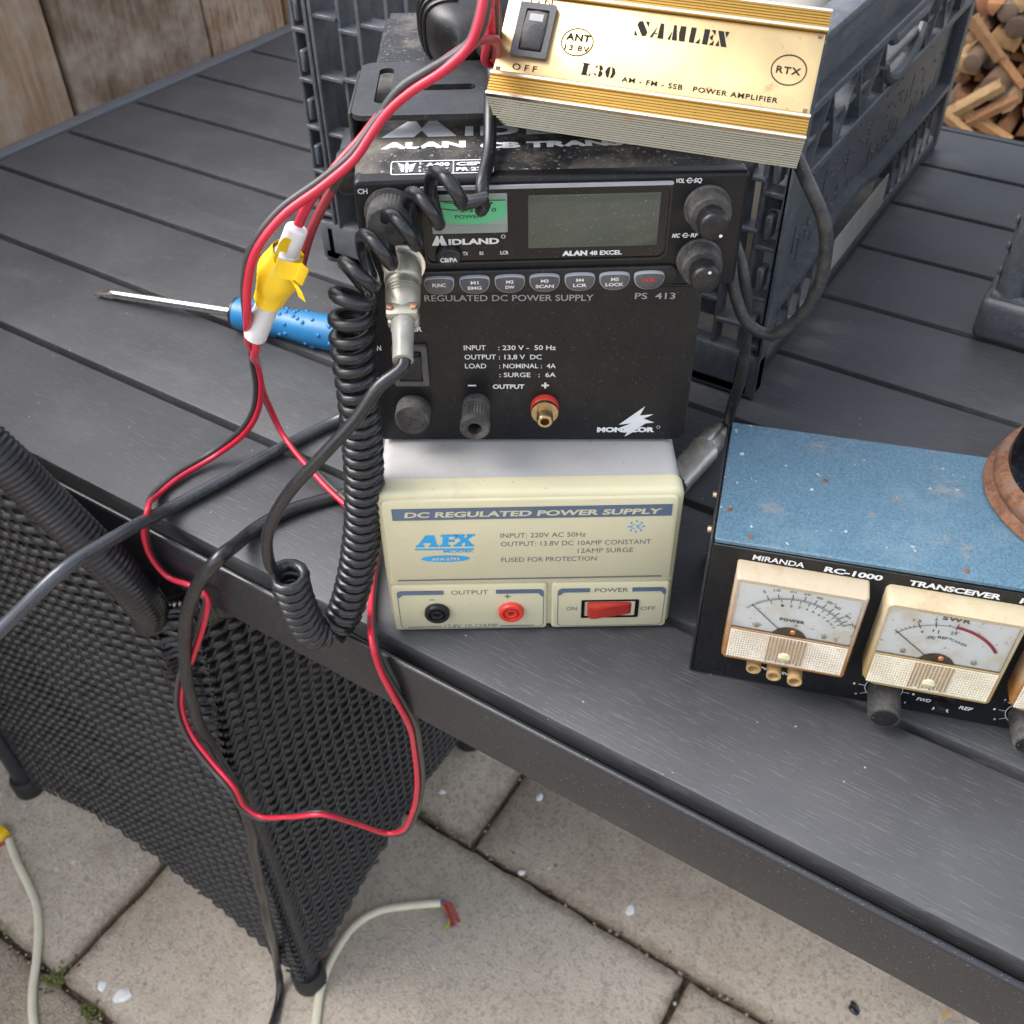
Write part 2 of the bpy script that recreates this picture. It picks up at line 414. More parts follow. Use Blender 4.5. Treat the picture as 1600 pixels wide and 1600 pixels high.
def rr_pts(x0, z0, x1, z1, r, n=5):
    if isinstance(r, (int, float)): r = (r,) * 4      # bl, br, tr, tl
    out = []
    for (cx, cz, a0, q) in ((x0 + r[0], z0 + r[0], 180, r[0]), (x1 - r[1], z0 + r[1], 270, r[1]), (x1 - r[2], z1 - r[2], 0, r[2]), (x0 + r[3], z1 - r[3], 90, r[3])):
        if q <= 1e-6: out.append((cx, cz)); continue
        for i in range(n + 1):
            a = R(a0 + 90 * i / n); out.append((cx + q * math.cos(a), cz + q * math.sin(a)))
    return out
def prism(bm, pts, y0, y1, bev=0.0, mi=0, xf=None, seg=2):      # outline in x,z, front at y0, back at y1
    t = nb()
    a = [t.verts.new((x, y0, z)) for x, z in pts]; b = [t.verts.new((x, y1, z)) for x, z in pts]
    f = t.faces.new(a); t.faces.new(b[::-1])
    n = len(pts)
    for i in range(n): t.faces.new((a[(i + 1) % n], a[i], b[i], b[(i + 1) % n]))
    bmesh.ops.recalc_face_normals(t, faces=t.faces[:])
    if bev: bmesh.ops.bevel(t, geom=list(f.edges), offset=bev, segments=seg, affect='EDGES', profile=.5)
    merge(bm, t, mi, xf); return bm
def flat(bm, pts, y, mi=0):
    f = bm.faces.new([bm.verts.new((x, y, z)) for x, z in pts]); f.material_index = mi
    f.normal_update()
    if f.normal.y > 0: f.normal_flip()
    return f
def frame_pr(bm, outer, inner, y0, y1, mi=0):           # ring-shaped prism between two outlines of equal count
    n = len(outer)
    v = [[bm.verts.new((x, y, z)) for x, z in o] for o, y in ((outer, y0), (inner, y0), (inner, y1), (outer, y1))]
    for k in range(4):
        a, b = v[k], v[(k + 1) % 4]
        for i in range(n):
            f = bm.faces.new((a[i], a[(i + 1) % n], b[(i + 1) % n], b[i])); f.material_index = mi
def stroke(bm, pts, w, y, mi=0, closed=False):            # flat printed line in the x,z plane
    n = len(pts); L, Rr = [], []
    for i in range(n):
        if closed: a, b = Vector(pts[i - 1]), Vector(pts[(i + 1) % n])
        else: a, b = Vector(pts[max(0, i - 1)]), Vector(pts[min(n - 1, i + 1)])
        d = (b - a); d = d.normalized() if d.length > 0 else Vector((1, 0)); q = Vector((-d.y, d.x)) * w / 2
        p = Vector(pts[i]); L.append(bm.verts.new((p.x + q.x, y, p.y + q.y))); Rr.append(bm.verts.new((p.x - q.x, y, p.y - q.y)))
    for i in range(n if closed else n - 1):
        j = (i + 1) % n
        f = bm.faces.new((L[i], L[j], Rr[j], Rr[i])); f.material_index = mi; f.normal_update()
        if f.normal.y > 0: f.normal_flip()
def arc(cx, cz, r, a0, a1, n=24, rz=None):
    return [(cx + r * math.cos(R(a0 + (a1 - a0) * i / n)), cz + (rz or r) * math.sin(R(a0 + (a1 - a0) * i / n))) for i in range(n + 1)]
def ellipse(cx, cz, rx, rz, n=32): return arc(cx, cz, rx, 0, 360, n, rz)[:-1]
def axis_m(p, d):
    d = Vector(d).normalized(); return Matrix.Translation(p) @ d.to_track_quat('Z', 'Y').to_matrix().to_4x4()
def lathe(bm, prof, p=(0, 0, 0), d=(0, -1, 0), n=32, mi=0, knurl=None, capend=True, xf=None):
    # prof: (radius, height along d[, material]); knurl=(h0,h1,count,depth)
    mw = axis_m(p, d)
    if xf is not None: mw = xf @ mw
    rings = []
    for q in prof:
        r, h = q[0], q[1]
        if r < 1e-7: rings.append([bm.verts.new(mw @ Vector((0, 0, h)))]); continue
        ring = []
        for i in range(n):
            rr = r
            if knurl and knurl[0] <= h <= knurl[1]: rr = r - (knurl[2] if i % 2 else 0)
            a = 2 * math.pi * i / n; ring.append(bm.verts.new(mw @ Vector((rr * math.cos(a), rr * math.sin(a), h))))
        rings.append(ring)
    for k in range(len(rings) - 1):
        a, b = rings[k], rings[k + 1]
        m = prof[k + 1][2] if len(prof[k + 1]) > 2 else mi
        for i in range(n):
            j = (i + 1) % n
            if len(a) == 1 and len(b) == 1: continue
            if len(a) == 1: f = bm.faces.new((a[0], b[j], b[i])) if False else bm.faces.new((a[0], b[i], b[j]))
            elif len(b) == 1: f = bm.faces.new((a[i], a[j], b[0]))
            else: f = bm.faces.new((a[i], a[j], b[j], b[i]))
            f.material_index = m
    for k, rv in ((0, True), (-1, False)):
        if capend and len(rings[k]) > 1:
            f = bm.faces.new(rings[k][::-1] if rv else rings[k]); f.material_index = mi
    return bm
def smooth_path(pts, step=0.004):
    P = [Vector(p) for p in pts]; out = []
    n = len(P)
    for i in range(n - 1):
        p0 = P[i - 1] if i else P[0] * 2 - P[1]; p3 = P[i + 2] if i + 2 < n else P[-1] * 2 - P[-2]
        p1, p2 = P[i], P[i + 1]
        t0, t1 = 0.0, max(1e-5, (p1 - p0).length) ** .5
        t2 = t1 + max(1e-5, (p2 - p1).length) ** .5; t3 = t2 + max(1e-5, (p3 - p2).length) ** .5
        k = max(2, int((p2 - p1).length / step))
        for j in range(k):
            t = t1 + (t2 - t1) * j / k
            a1 = p0 * ((t1 - t) / (t1 - t0)) + p1 * ((t - t0) / (t1 - t0)); a2 = p1 * ((t2 - t) / (t2 - t1)) + p2 * ((t - t1) / (t2 - t1)); a3 = p2 * ((t3 - t) / (t3 - t2)) + p3 * ((t - t2) / (t3 - t2))
            b1 = a1 * ((t2 - t) / (t2 - t0)) + a2 * ((t - t0) / (t2 - t0)); b2 = a2 * ((t3 - t) / (t3 - t1)) + a3 * ((t - t1) / (t3 - t1))
            out.append(b1 * ((t2 - t) / (t2 - t1)) + b2 * ((t - t1) / (t2 - t1)))
    out.append(P[-1]); return out
def frames(path, up=(0, 0, 1)):
    T = []
    n = len(path)
    for i in range(n): T.append((path[min(n - 1, i + 1)] - path[max(0, i - 1)]).normalized())
    u = Vector(up); u = (u - T[0] * u.dot(T[0]))
    if u.length < 1e-3: u = Vector((1, 0, 0)) - T[0] * T[0].x
    u.normalize(); U = [u]
    for i in range(1, n):
        u = U[-1] - T[i] * U[-1].dot(T[i]); U.append(u.normalized())
    return T, U
def tube(bm, path, r, n=10, mi=0, cap=True, up=(0, 0, 1)):
    T, U = frames(path, up); rings = []
    for i, p in enumerate(path):
        rr = r(i / max(1, len(path) - 1)) if callable(r) else r
        w = T[i].cross(U[i])
        rings.append([bm.verts.new(p + (U[i] * math.cos(2 * math.pi * k / n) + w * math.sin(2 * math.pi * k / n)) * rr) for k in range(n)])
    for a, b in zip(rings, rings[1:]):
        for k in range(n):
            f = bm.faces.new((a[k], a[(k + 1) % n], b[(k + 1) % n], b[k])); f.material_index = mi
    if cap:
        bm.faces.new(rings[0][::-1]).material_index = mi; bm.faces.new(rings[-1]).material_index = mi
    return bm
def loft(bm, rings, mi=0, cap=True):
    V = [[bm.verts.new(p) for p in r] for r in rings]; n = len(V[0])
    for a, b in zip(V, V[1:]):
        for k in range(n): bm.faces.new((a[k], a[(k + 1) % n], b[(k + 1) % n], b[k])).material_index = mi
    if cap: bm.faces.new(V[0][::-1]).material_index = mi; bm.faces.new(V[-1]).material_index = mi
    return bm
_tc = {}
def glyphs(s, bold=0.0, spacing=1.0):
    key = (s, bold, spacing)
    if key not in _tc:
        c = bpy.data.curves.new('lettering', 'FONT'); c.body = s; c.size = 1; c.resolution_u = 3; c.fill_mode = 'FRONT'; c.dimensions = '2D'
        c.offset = bold; c.space_character = spacing
        o = bpy.data.objects.new('lettering', c); COL.objects.link(o)
        dg = bpy.context.evaluated_depsgraph_get(); me = bpy.data.meshes.new_from_object(o.evaluated_get(dg))
        vs = [(v.co.x, v.co.y) for v in me.vertices]; fs = [tuple(p.vertices) for p in me.polygons]
        bpy.data.objects.remove(o); bpy.data.curves.remove(c); bpy.data.meshes.remove(me)
        _tc[key] = (vs, fs)
    return _tc[key]
def text(bm, s, x0, z0, x1, h, y=-.0002, bold=0.0, shear=0.0, mi=0, spacing=1.0, rot=0.0, xf=None):
    # fits the string between x0 and x1 with capitals h high, printed on the plane y
    vs, fs = glyphs(s, bold, spacing)
    if not vs: return
    a = min(v[0] for v in vs); b = max(v[0] for v in vs); cap = 0.729 + 2 * bold
    k = (x1 - x0 - abs(shear) * h) / (b - a); kz = h / cap
    vv = []
    for (u, w) in vs:
        z = (w + bold) * kz; x = (u - a) * k + shear * z
        if rot: x, z = x * math.cos(rot) - z * math.sin(rot), x * math.sin(rot) + z * math.cos(rot)
        p = Vector((x0 + x, y, z0 + z))
        vv.append(bm.verts.new(xf @ p if xf is not None else p))
    for f in fs:
        try:
            g = bm.faces.new([vv[i] for i in f]); g.material_index = mi; g.normal_update()
            if xf is None and g.normal.y > 0: g.normal_flip()
        except ValueError: pass
def mm(*a): return tuple(x * .001 for x in a)
I4 = Matrix.Identity(4)

# ------------------------------------------------------------------ the setting: ground, paving
bm = nb(); s = 30
bm.faces.new([bm.verts.new((x, y, GZ - .014)) for x, y in ((-s, -s), (s, -s), (s, s), (-s, s))])
tag(obj('ground', bm, M['joint']), None, None, kind='structure')
bm = nb()
PW, PH = 0.592, 0.374
for j in range(-6, 9):
    y0 = 0.228 + j * PH
    off = -0.39 if j % 2 == 0 else -0.101
    for i in range(-5, 6):
        x0 = off + i * PW; g = .0034
        a, b = rnd.uniform(-.0012, .0012), rnd.uniform(-.0012, .0012)
        t = nb(); pts = []
        n = 16
        # slightly worn, uneven outline
        def edge(p, q, m):
            for k in range(m):
                u = k / m; e = Vector(p) * (1 - u) + Vector(q) * u
                d = noise.noise(Vector((e.x * 30, e.y * 30, j * 3.1 + i))) * .003 + noise.noise(Vector((e.x * 110, e.y * 110, 5.))) * .0024
                pts.append((e.x + d, e.y + d))
        A, B_, C_, D_ = (x0 + g, y0 + g), (x0 + PW - g, y0 + g), (x0 + PW - g, y0 + PH - g), (x0 + g, y0 + PH - g)
        edge(A, B_, 40); edge(B_, C_, 26); edge(C_, D_, 40); edge(D_, A, 26)
        top = [t.verts.new((x, y, GZ + a * (x - x0) / PW + b)) for x, y in pts]; lo = [t.verts.new((x, y, GZ - .02)) for x, y in pts]
        f = t.faces.new(top); n = len(pts)
        for k in range(n): t.faces.new((top[(k + 1) % n], top[k], lo[k], lo[(k + 1) % n]))
        bmesh.ops.recalc_face_normals(t, faces=t.faces[:])
        bmesh.ops.bevel(t, geom=list(f.edges), offset=.0025, segments=1, affect='EDGES')
        merge(bm, t)
tag(obj('paving', bm, M['paver'], angle=50), None, None, kind='structure')

# white chips and a twig on the paving
def chip(p, r, label, cat='stone', mat='chip', name='stone_chip', flatness=.55, seed=0):
    bm = nb(); bmesh.ops.create_icosphere(bm, subdivisions=2, radius=r)
    for v in bm.verts:
        q = noise.noise(v.co * (1.1 / r) + Vector((seed, 0, 0)))
        v.co *= 1 + .45 * q; v.co.z *= flatness; v.co.x *= 1.25
    o = obj(name, bm, M[mat]); o.location = Vector(p) + Vector((0, 0, r * flatness * .7)); o.rotation_euler.z = seed * 1.7
    tag(o, label, cat)
chip(at(985, 1424, GZ), .0055, 'white plastic chip lying on the paving right of the stripped cable', seed=1, flatness=.3)
chip(at(690, 1238, GZ), .0042, 'small round white pebble beside the chair leg corner under the table', seed=2)
chip(at(843, 1247, GZ), .004, 'pinkish white stone chip beside the upright joint under the table edge', seed=3)
chip(at(815, 1364, GZ), .0035, 'pale pebble stuck in the long joint of the paving', seed=4)
chip(at(160, 1541, GZ), .005, 'smaller white chip at the bottom left of the paving', seed=5, flatness=.3)
chip(at(192, 1556, GZ), .0075, 'larger flat white chip at the bottom left of the paving', seed=6, flatness=.25)
chip(at(1334, 1578, GZ), .006, 'black crumb of dirt on the paving at bottom right', cat='crumb', mat='cable', name='dirt_crumb', seed=7)
chip(at(1476, 1586, GZ), .006, 'yellowish dry leaf crumb on the paving at bottom right', cat='crumb', mat='tan', name='leaf_crumb', seed=8, flatness=.25)

# loose grit lying along the joints, and two tufts of moss
bm = nb()
for k in range(1500):
    if rnd.random() < .62:
        j = rnd.choice([-1, 0, 1]); x, y = rnd.uniform(-1.1, .15), .228 + j * .374 - (.0 if j != 1 else 0); y += rnd.gauss(0, .004)
    else:
        row = rnd.choice([-2, -1, 0, 1]); y = .228 + row * .374 + rnd.uniform(0, .374); x = (-.39 if row % 2 == 0 else -.101) + rnd.choice([-2, -1, 0]) * .592 + rnd.gauss(0, .004)
    if rnd.random() < .12: x += rnd.gauss(0, .05); y += rnd.gauss(0, .05)
    r = rnd.uniform(.0006, .0022) * (1.4 if rnd.random() < .06 else 1)
    t = nb(); bmesh.ops.create_icosphere(t, subdivisions=1, radius=r)
    a = Vector((rnd.uniform(-1, 1), rnd.uniform(-1, 1), rnd.uniform(-1, 1)))
    for v in t.verts: v.co = v.co * (1 + .35 * noise.noise(v.co * 900 + a * 9)); v.co.z *= .6
    merge(bm, t, rnd.choice([0, 0, 0, 1, 1, 2]), Matrix.Translation((x, y, GZ + r * .2)))
tag(obj('joint_grit', bm, [M['soil'], M['grit'], M['greyjunk']], smooth=False), 'brown grit and crumbs of soil along the paving joints', 'grit', kind='stuff')
def moss(p, n, label):
    bm = nb()
    for k in range(n):
        q = Vector((rnd.gauss(0, .006), rnd.gauss(0, .006), 0)); a = rnd.uniform(0, 6.28); l = rnd.uniform(.003, .008)
        d = Vector((math.cos(a), math.sin(a), rnd.uniform(.3, 1.2))).normalized() * l; w = Vector((-math.sin(a), math.cos(a), 0)) * l * .28
        bm.faces.new([bm.verts.new(v) for v in (q, q + d * .5 + w, q + d, q + d * .5 - w)])
    o = obj('moss_tuft', bm, M['moss'], smooth=False); o.location = p; tag(o, label, 'moss')
moss(at(88, 1527, GZ), 90, 'small green moss tuft where the joints meet at the bottom left')
moss(at(140, 1582, GZ), 60, 'sparse moss tuft in the joint at the very bottom left')

# ------------------------------------------------------------------ board fence behind the table's left end
FX = -1.15
fe = empty('fence', Matrix.Translation((FX, .6, GZ)), 'weathered brown wooden board fence behind the left end of the table', 'fence')
edges = [-1.0, -.78, -.57, -.36, -.14, .07, .285, .515, .752, .908, 1.13, 1.34, 1.55, 1.78, 2.0, 2.2]
for i, (a, b) in enumerate(zip(edges, edges[1:])):
    bm = nb(); n = 40; dx = rnd.uniform(-.002, .002) + (.003 if i % 2 else 0)
    L, Rr = [], []
    for k in range(n + 1):
        z = 1.25 * k / n
        w1 = noise.noise(Vector((0, a * 9, z * 5))) * .005; w2 = noise.noise(Vector((0, b * 9, z * 5))) * .005
        L.append((a - .6 + .0035 + w1, z)); Rr.append((b - .6 - .0035 + w2, z))
    # knot-split board: the broken lower edge
    pts = [(p[0], p[1]) for p in L] + [(p[0], p[1]) for p in Rr[::-1]]
    prism(bm, pts, 0, .014, .005)
    bmesh.ops.transform(bm, matrix=Matrix.Rotation(R(90), 4, 'Z'), verts=bm.verts)
    bmesh.ops.transform(bm, matrix=Matrix.Translation((0, (a + b) / 2 - .6, 0)) @ Matrix.Rotation(R(rnd.uniform(-1.2, 1.2)), 4, 'Z') @ Matrix.Translation((0, -(a + b) / 2 + .6, 0)), verts=bm.verts)
    for v in bm.verts: v.co.x += dx
    obj('board', bm, M['fence'], fe)
bm = nb(); box(bm, (-.027, -1.6, 0), (-.022, 1.6, 1.24)); obj('backing_board', bm, M['fence'], fe)
bm = nb()
box(bm, (-.05, -1.5, .25), (-.025, 1.6, .34)); box(bm, (-.05, -1.5, 1.0), (-.025, 1.6, 1.09)); obj('rail', bm, M['fence'], fe)

# ------------------------------------------------------------------ firewood stack beyond the far edge of the table
LY = 2.1
def log(x, z, r, shape, y=LY, tilt=None, length=.3, mat=None):
    bm = nb(); pts = []; r *= .74
    if shape == 'round':
        n = 14
        for k in range(n):
            a = 2 * math.pi * k / n; q = r * (1 + .07 * noise.noise(Vector((math.cos(a), math.sin(a), x * 50)))); pts.append((q * math.cos(a), q * math.sin(a)))
    elif shape == 'wedge':
        a0 = rnd.uniform(0, 6.28)
        for a in (0, .25, .5, .75, 1.0, 1.25): pts.append((r * 1.35 * math.cos(a0 + a - .6) - r * .55 * math.cos(a0), r * 1.35 * math.sin(a0 + a - .6) - r * .55 * math.sin(a0)))
        pts.append((-r * .75 * math.cos(a0), -r * .75 * math.sin(a0)))
    else:
        a0 = rnd.uniform(0, 3.14)
        for a, q in ((.5, 1.15), (1.3, .8), (2.6, 1.2), (3.3, .9), (4.3, .85), (5.7, 1.1)): pts.append((r * q * math.cos(a0 + a), r * q * math.sin(a0 + a) * .8))
    prism(bm, pts, 0, length, r * .16)
    for f in bm.faces: f.material_index = 1 if (abs(f.normal.y) < .4 and shape == 'round') else 0
    if tilt is not None:
        bmesh.ops.transform(bm, matrix=Matrix.Translation((0, 0, 0)) @ Matrix.Rotation(tilt[0], 4, 'Y') @ Matrix.Rotation(tilt[1], 4, 'X') @ Matrix.Translation((0, -length / 2, 0)), verts=bm.verts)
    o = obj('firewood_log', bm, [M[mat or 'log'], M['bark']]); o.location = (x, y + rnd.uniform(-.03, .03), z)
    lab = {'round': 'round unsplit log end in the firewood stack', 'wedge': 'wedge shaped split log in the firewood stack', 'chunk': 'blocky split log in the firewood stack'}[shape]
    if tilt is not None: lab = 'split stick lying slanted across the firewood stack'
    tag(o, lab, 'firewood', 'firewood in the stack behind the table')
    return o
def wood_at(px, py, r, shape, **k):
    p = aty(px, py, LY); return log(p.x, p.z, r, shape, **k)
placed = []
for (px, py, r, sh) in ((1522, 95, .026, 'round'), (1556, 132, .036, 'round'), (1592, 38, .028, 'round'), (1577, 16, .026, 'round'), (1527, 47, .030, 'chunk'), (1494, 185, .034, 'wedge'), (1566, 198, .032, 'wedge'), (1505, 108, .040, 'chunk'), (1572, 60, .042, 'chunk'), (1575, 158, .034, 'chunk'), (1538, 12, .030, 'chunk'), (1560, 5, .026, 'wedge'), (1534, 152, .032, 'wedge'), (1598, 5, .03, 'chunk')):
    o = wood_at(px, py, r, sh); placed.append((o.location.x, o.location.z, r))
for (px, py, r, l, ang) in ((1562, 92, .017, .15, -50), (1541, 60, .018, .10, -48), (1520, 160, .018, .12, 48), (1530, 198, .018, .14, -68), (1512, 202, .016, .12, -62), (1548, 176, .016, .11, 50)):
    p = aty(px, py, LY - .10)
    o = log(p.x, p.z, r, 'chunk', y=LY - .09, tilt=(R(ang), R(90)), length=l); placed.append((p.x, p.z, r * .6))
tries = 0
while len(placed) < 150 and tries < 6000:
    tries += 1
    x, z, r = rnd.uniform(-.40, -.12), rnd.uniform(-.60, -.02), rnd.uniform(.018, .034)
    if all((x - a) ** 2 + (z - b) ** 2 > (.56 * (r + c)) ** 2 for a, b, c in placed):
        log(x, z, r, rnd.choice(['wedge', 'chunk', 'chunk', 'round']), y=LY + .03); placed.append((x, z, r))
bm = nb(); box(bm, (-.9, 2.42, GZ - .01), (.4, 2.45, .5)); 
tag(obj('dark_backing', bm, M['backing']), 'dark shed sheet added to darken the gaps between the stacked logs', 'wall')  # added sheet, its near-black colour supplies the darkness between the logs

# ------------------------------------------------------------------ table
tb = empty('garden_table', Matrix.Translation((0, .4, 0)), 'dark grey slatted composite garden table carrying the radio gear', 'table')
tw = Matrix.Translation((0, -.4, 0))
SPW = .0925; TX0, TX1 = -.963, .85
def tpart(name, bm, m, **k):
    bmesh.ops.transform(bm, matrix=tw, verts=bm.verts); return obj(name, bm, m, tb, **k)
for k in range(9):
    bm = nb(); y0 = k * SPW + (.0018 if k == 0 else .0030); y1 = (k + 1) * SPW - .0030
    box(bm, (TX0 + rnd.uniform(0, .001), y0, -.016), (TX1, y1, rnd.uniform(-.0004, 0)), .0016, 2)
    tpart('plank', bm, M['plank'])
fy0, fy1 = -.0105, 9 * SPW + .012
bm = nb()
prof = [(-.0105, -.043), (-.0105, -.0026), (-.0101, -.0013), (-.0093, -.0005), (-.0082, -.0002), (-.0072, -.0006), (-.0064, -.0016), (-.0062, -.0185), (.03, -.0185), (.03, -.043)]
loft(bm, [[Vector((x, y, z)) for y, z in prof] for x in (TX0 - .022, TX1 + .02)])
tpart('front_rim', bm, M['frame'], angle=50)
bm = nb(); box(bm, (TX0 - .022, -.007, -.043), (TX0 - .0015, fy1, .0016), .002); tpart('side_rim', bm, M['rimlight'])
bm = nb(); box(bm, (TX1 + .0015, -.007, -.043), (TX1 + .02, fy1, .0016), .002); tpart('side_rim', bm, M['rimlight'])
bm = nb(); box(bm, (TX0, 9 * SPW + .001, -.043), (TX1, fy1, -.001), .0015); tpart('back_rim', bm, M['frame'])
bm = nb()
for x in (-.7, -.35, 0, .35): box(bm, (x, .031, -.04), (x + .04, 9 * SPW, -.0165))
tpart('cross_bar', bm, M['dark_under'])
for x in (TX0 - .015, TX1 - .07):
    for y in (.035, 9 * SPW - .08):
        bm = nb(); box(bm, (x, y, GZ + .012), (x + .07, y + .07, -.0435), .003)
        tpart('leg', bm, M['frame'])

# ------------------------------------------------------------------ woven armchair pushed under the front edge
ch = empty('woven_armchair', Matrix.Translation((-.68, .15, GZ)), 'black woven garden armchair pushed in with its back against the table', 'chair')
cw = Matrix.Translation((.68, -.15, -GZ))
def cpart(name, bm, m, parent=ch, **k):
    bmesh.ops.transform(bm, matrix=cw, verts=bm.verts); return obj(name, bm, m, parent, **k)
CXR, CXL = -.447, -.915
RIM = [aty(-150, 595, -.066), aty(-60, 660, -.058), aty(0, 712, -.053), aty(60, 772, -.047), aty(138, 848, -.040), aty(195, 905, -.033), aty(230, 948, -.026)]
def rim_y(x):
    if x <= RIM[0].x: return RIM[0].y
    for p, q in zip(RIM, RIM[1:]):
        if x <= q.x: return p.y + (q.y - p.y) * (x - p.x) / (q.x - p.x)
    return RIM[-1].y + (-.012 - RIM[-1].y) * min(1, (x - RIM[-1].x) / .02)
def back_pt(x, z):           # the curved outer face of the back, z measured from the table top
    fl = min(1, max(0, (z + .36) / .28)); fl = fl * fl * (3 - 2 * fl); x_ = x; x = x + .028 * fl * (x - CXL) / (CXR - CXL)
    t = min(1.15, max(0, (z + .5) / (top_z(x_) + .5))); c = (CXL + CXR) / 2; q = abs(x - c) / .234
    yy = -.010 + (rim_y(x) + .010) * t ** 2.2
    if x < c: yy += .035 * max(0, q - .72) ** 2 / .0784 * .5
    return Vector((x, yy, z))
def top_z(x):                # the back's upper outline follows the bound edge
    x = x + .028 * (x - CXL) / (CXR - CXL)
    if x <= RIM[0].x: return min(.22, RIM[0].z + .2 * (RIM[0].x - x))
    for p, q in zip(RIM, RIM[1:]):
        if x <= q.x: return p.z + (q.z - p.z) * (x - p.x) / (q.x - p.x)
    return RIM[-1].z
def bot_z(x):
    q = (x - CXL) / (CXR - CXL); return GZ + .035 + .075 * math.sin(math.pi * q)
def weave(surf, u0, u1, z0f, z1f, row=.0062, stake=.0148, amp=.0028, name='weave'):
    bm = nb(); n = int((u1 - u0) / (stake / 5)); z = min(z0f(u0 + (u1 - u0) * k / 30) for k in range(31)); zmax = max(z1f(u0 + (u1 - u0) * k / 60) for k in range(61)); r = 0
    while z < zmax:
        prev = None
        for i in range(n + 1):
            u = u0 + (u1 - u0) * i / n
            ok = z0f(u) <= z <= z1f(u)
            if not ok: prev = None; continue
            p = surf(u, z); e = 1e-3
            nrm = (surf(u + e, z) - surf(u - e, z)).cross(surf(u, z + e) - surf(u, z - e)).normalized()
            w = amp * (1 + .5 * noise.noise(Vector((u * 40, z * 25, r * .37)))) * math.sin(math.pi * u / stake + math.pi * (r % 2) + .7 * noise.noise(Vector((u * 12, z * 12, 1))))
            wob = .0014 * noise.noise(Vector((u * 35, z * 60, r)))
            cur = [bm.verts.new(p + nrm * (w - .0012) + Vector((0, 0, -row * .46 + wob))), bm.verts.new(p + nrm * (w + .0008) + Vector((0, 0, -row * .2 + wob))), bm.verts.new(p + nrm * (w + .0008) + Vector((0, 0, row * .2 + wob))), bm.verts.new(p + nrm * (w - .0012) + Vector((0, 0, row * .46 + wob)))]
            if prev:
                for a in range(3): bm.faces.new((prev[a], cur[a], cur[a + 1], prev[a + 1]))
            prev = cur
        z += row; r += 1
    k = math.ceil(u0 / stake)
    while k * stake < u1:                                     # upright stakes
        u = (k + .5) * stake; k += 1
        if not (u0 < u < u1): continue
        a, b = z0f(u), z1f(u); prev = None; m = 24
        for i in range(m + 1):
            z = a + (b - a) * i / m; p = surf(u, z); e = 1e-3
            tx = (surf(u + e, z) - surf(u - e, z)).normalized(); nrm = tx.cross((surf(u, z + e) - surf(u, z - e)).normalized())
            cur = [bm.verts.new(p - tx * .0055 - nrm * .0006), bm.verts.new(p + tx * .0055 - nrm * .0006)]
            if prev: bm.faces.new((prev[0], cur[0], cur[1], prev[1]))
            prev = cur
    return bm
cpart('backrest', weave(back_pt, CXL, CXR + .006, bot_z, lambda x: top_z(x) - .010), M['wicker'], angle=60)
def side_pt(u, z):           # u runs along y under the table; outer face looks towards +x
    q = (z + .72) / .6
    fl = min(1, max(0, (z + .36) / .28)); fl = fl * fl * (3 - 2 * fl)
    return Vector((CXR + .004 + .026 * fl - .035 * max(0, u - .02) / .33 * (1) + .012 * math.sin(math.pi * min(1, max(0, (u - .0) / .36))), u, z))
cpart('side_panel', weave(side_pt, -.007, .345, lambda u: GZ + .035 + .055 * math.sin(math.pi * (u + .01) / .36), lambda u: -.078), M['wicker'], angle=60)
def wrap(path, r, ridge=.0028, n=12, depth=.0009):
    P = smooth_path(path, ridge / 4); bm = nb()
    cnt = len(P)
    tube(bm, P, lambda t: r - depth * (0.5 + .5 * math.cos(2 * math.pi * t * cnt / 4)), n)
    return bm
rim = list(RIM) + [aty(243, 968, -.016), Vector((CXR + .030, .006, -.074)), Vector((CXR + .031, .03, -.080)), Vector((CXR + .018, .2, -.086)), Vector((CXR - .0, .35, -.09))]
rim = [back_pt(CXL + .02, .215), back_pt(-.80, .222), back_pt(-.68, .215)] + rim
cpart('armrest', wrap(rim, .0130, .0034, 14, .0012), M['wicker'], angle=80)
for (x, y, dx) in ((CXR - .005, .003, 0), (CXL - .002, -.004, 0), (CXR - .03, .352, 0), (CXL + .03, .352, 0)):
    top = -.10 if y > .1 else (-.11 if x > -.6 else .2)
    top = -.10 if y > .1 else (-.30 if x > -.6 else .0)
    pts = [Vector((x, y, GZ + .02)), Vector((x, y, -.5)), Vector((x, y, top))]
    lg = cpart('leg', wrap(pts, .0128, .005, 12, .0006), M['wickerleg'], angle=80)
    bm = nb(); lathe(bm, [(.0155, 0), (.0185, .004), (.0185, .028), (.0165, .032)], (x, y, GZ), (0, 0, 1), 20)
    cpart('foot_cap', bm, M['foot'], lg)
bm = nb(); box(bm, (CXL + .02, .0, -.33), (CXR - .03, .34, -.28), .01); cpart('seat', bm, M['wicker'])

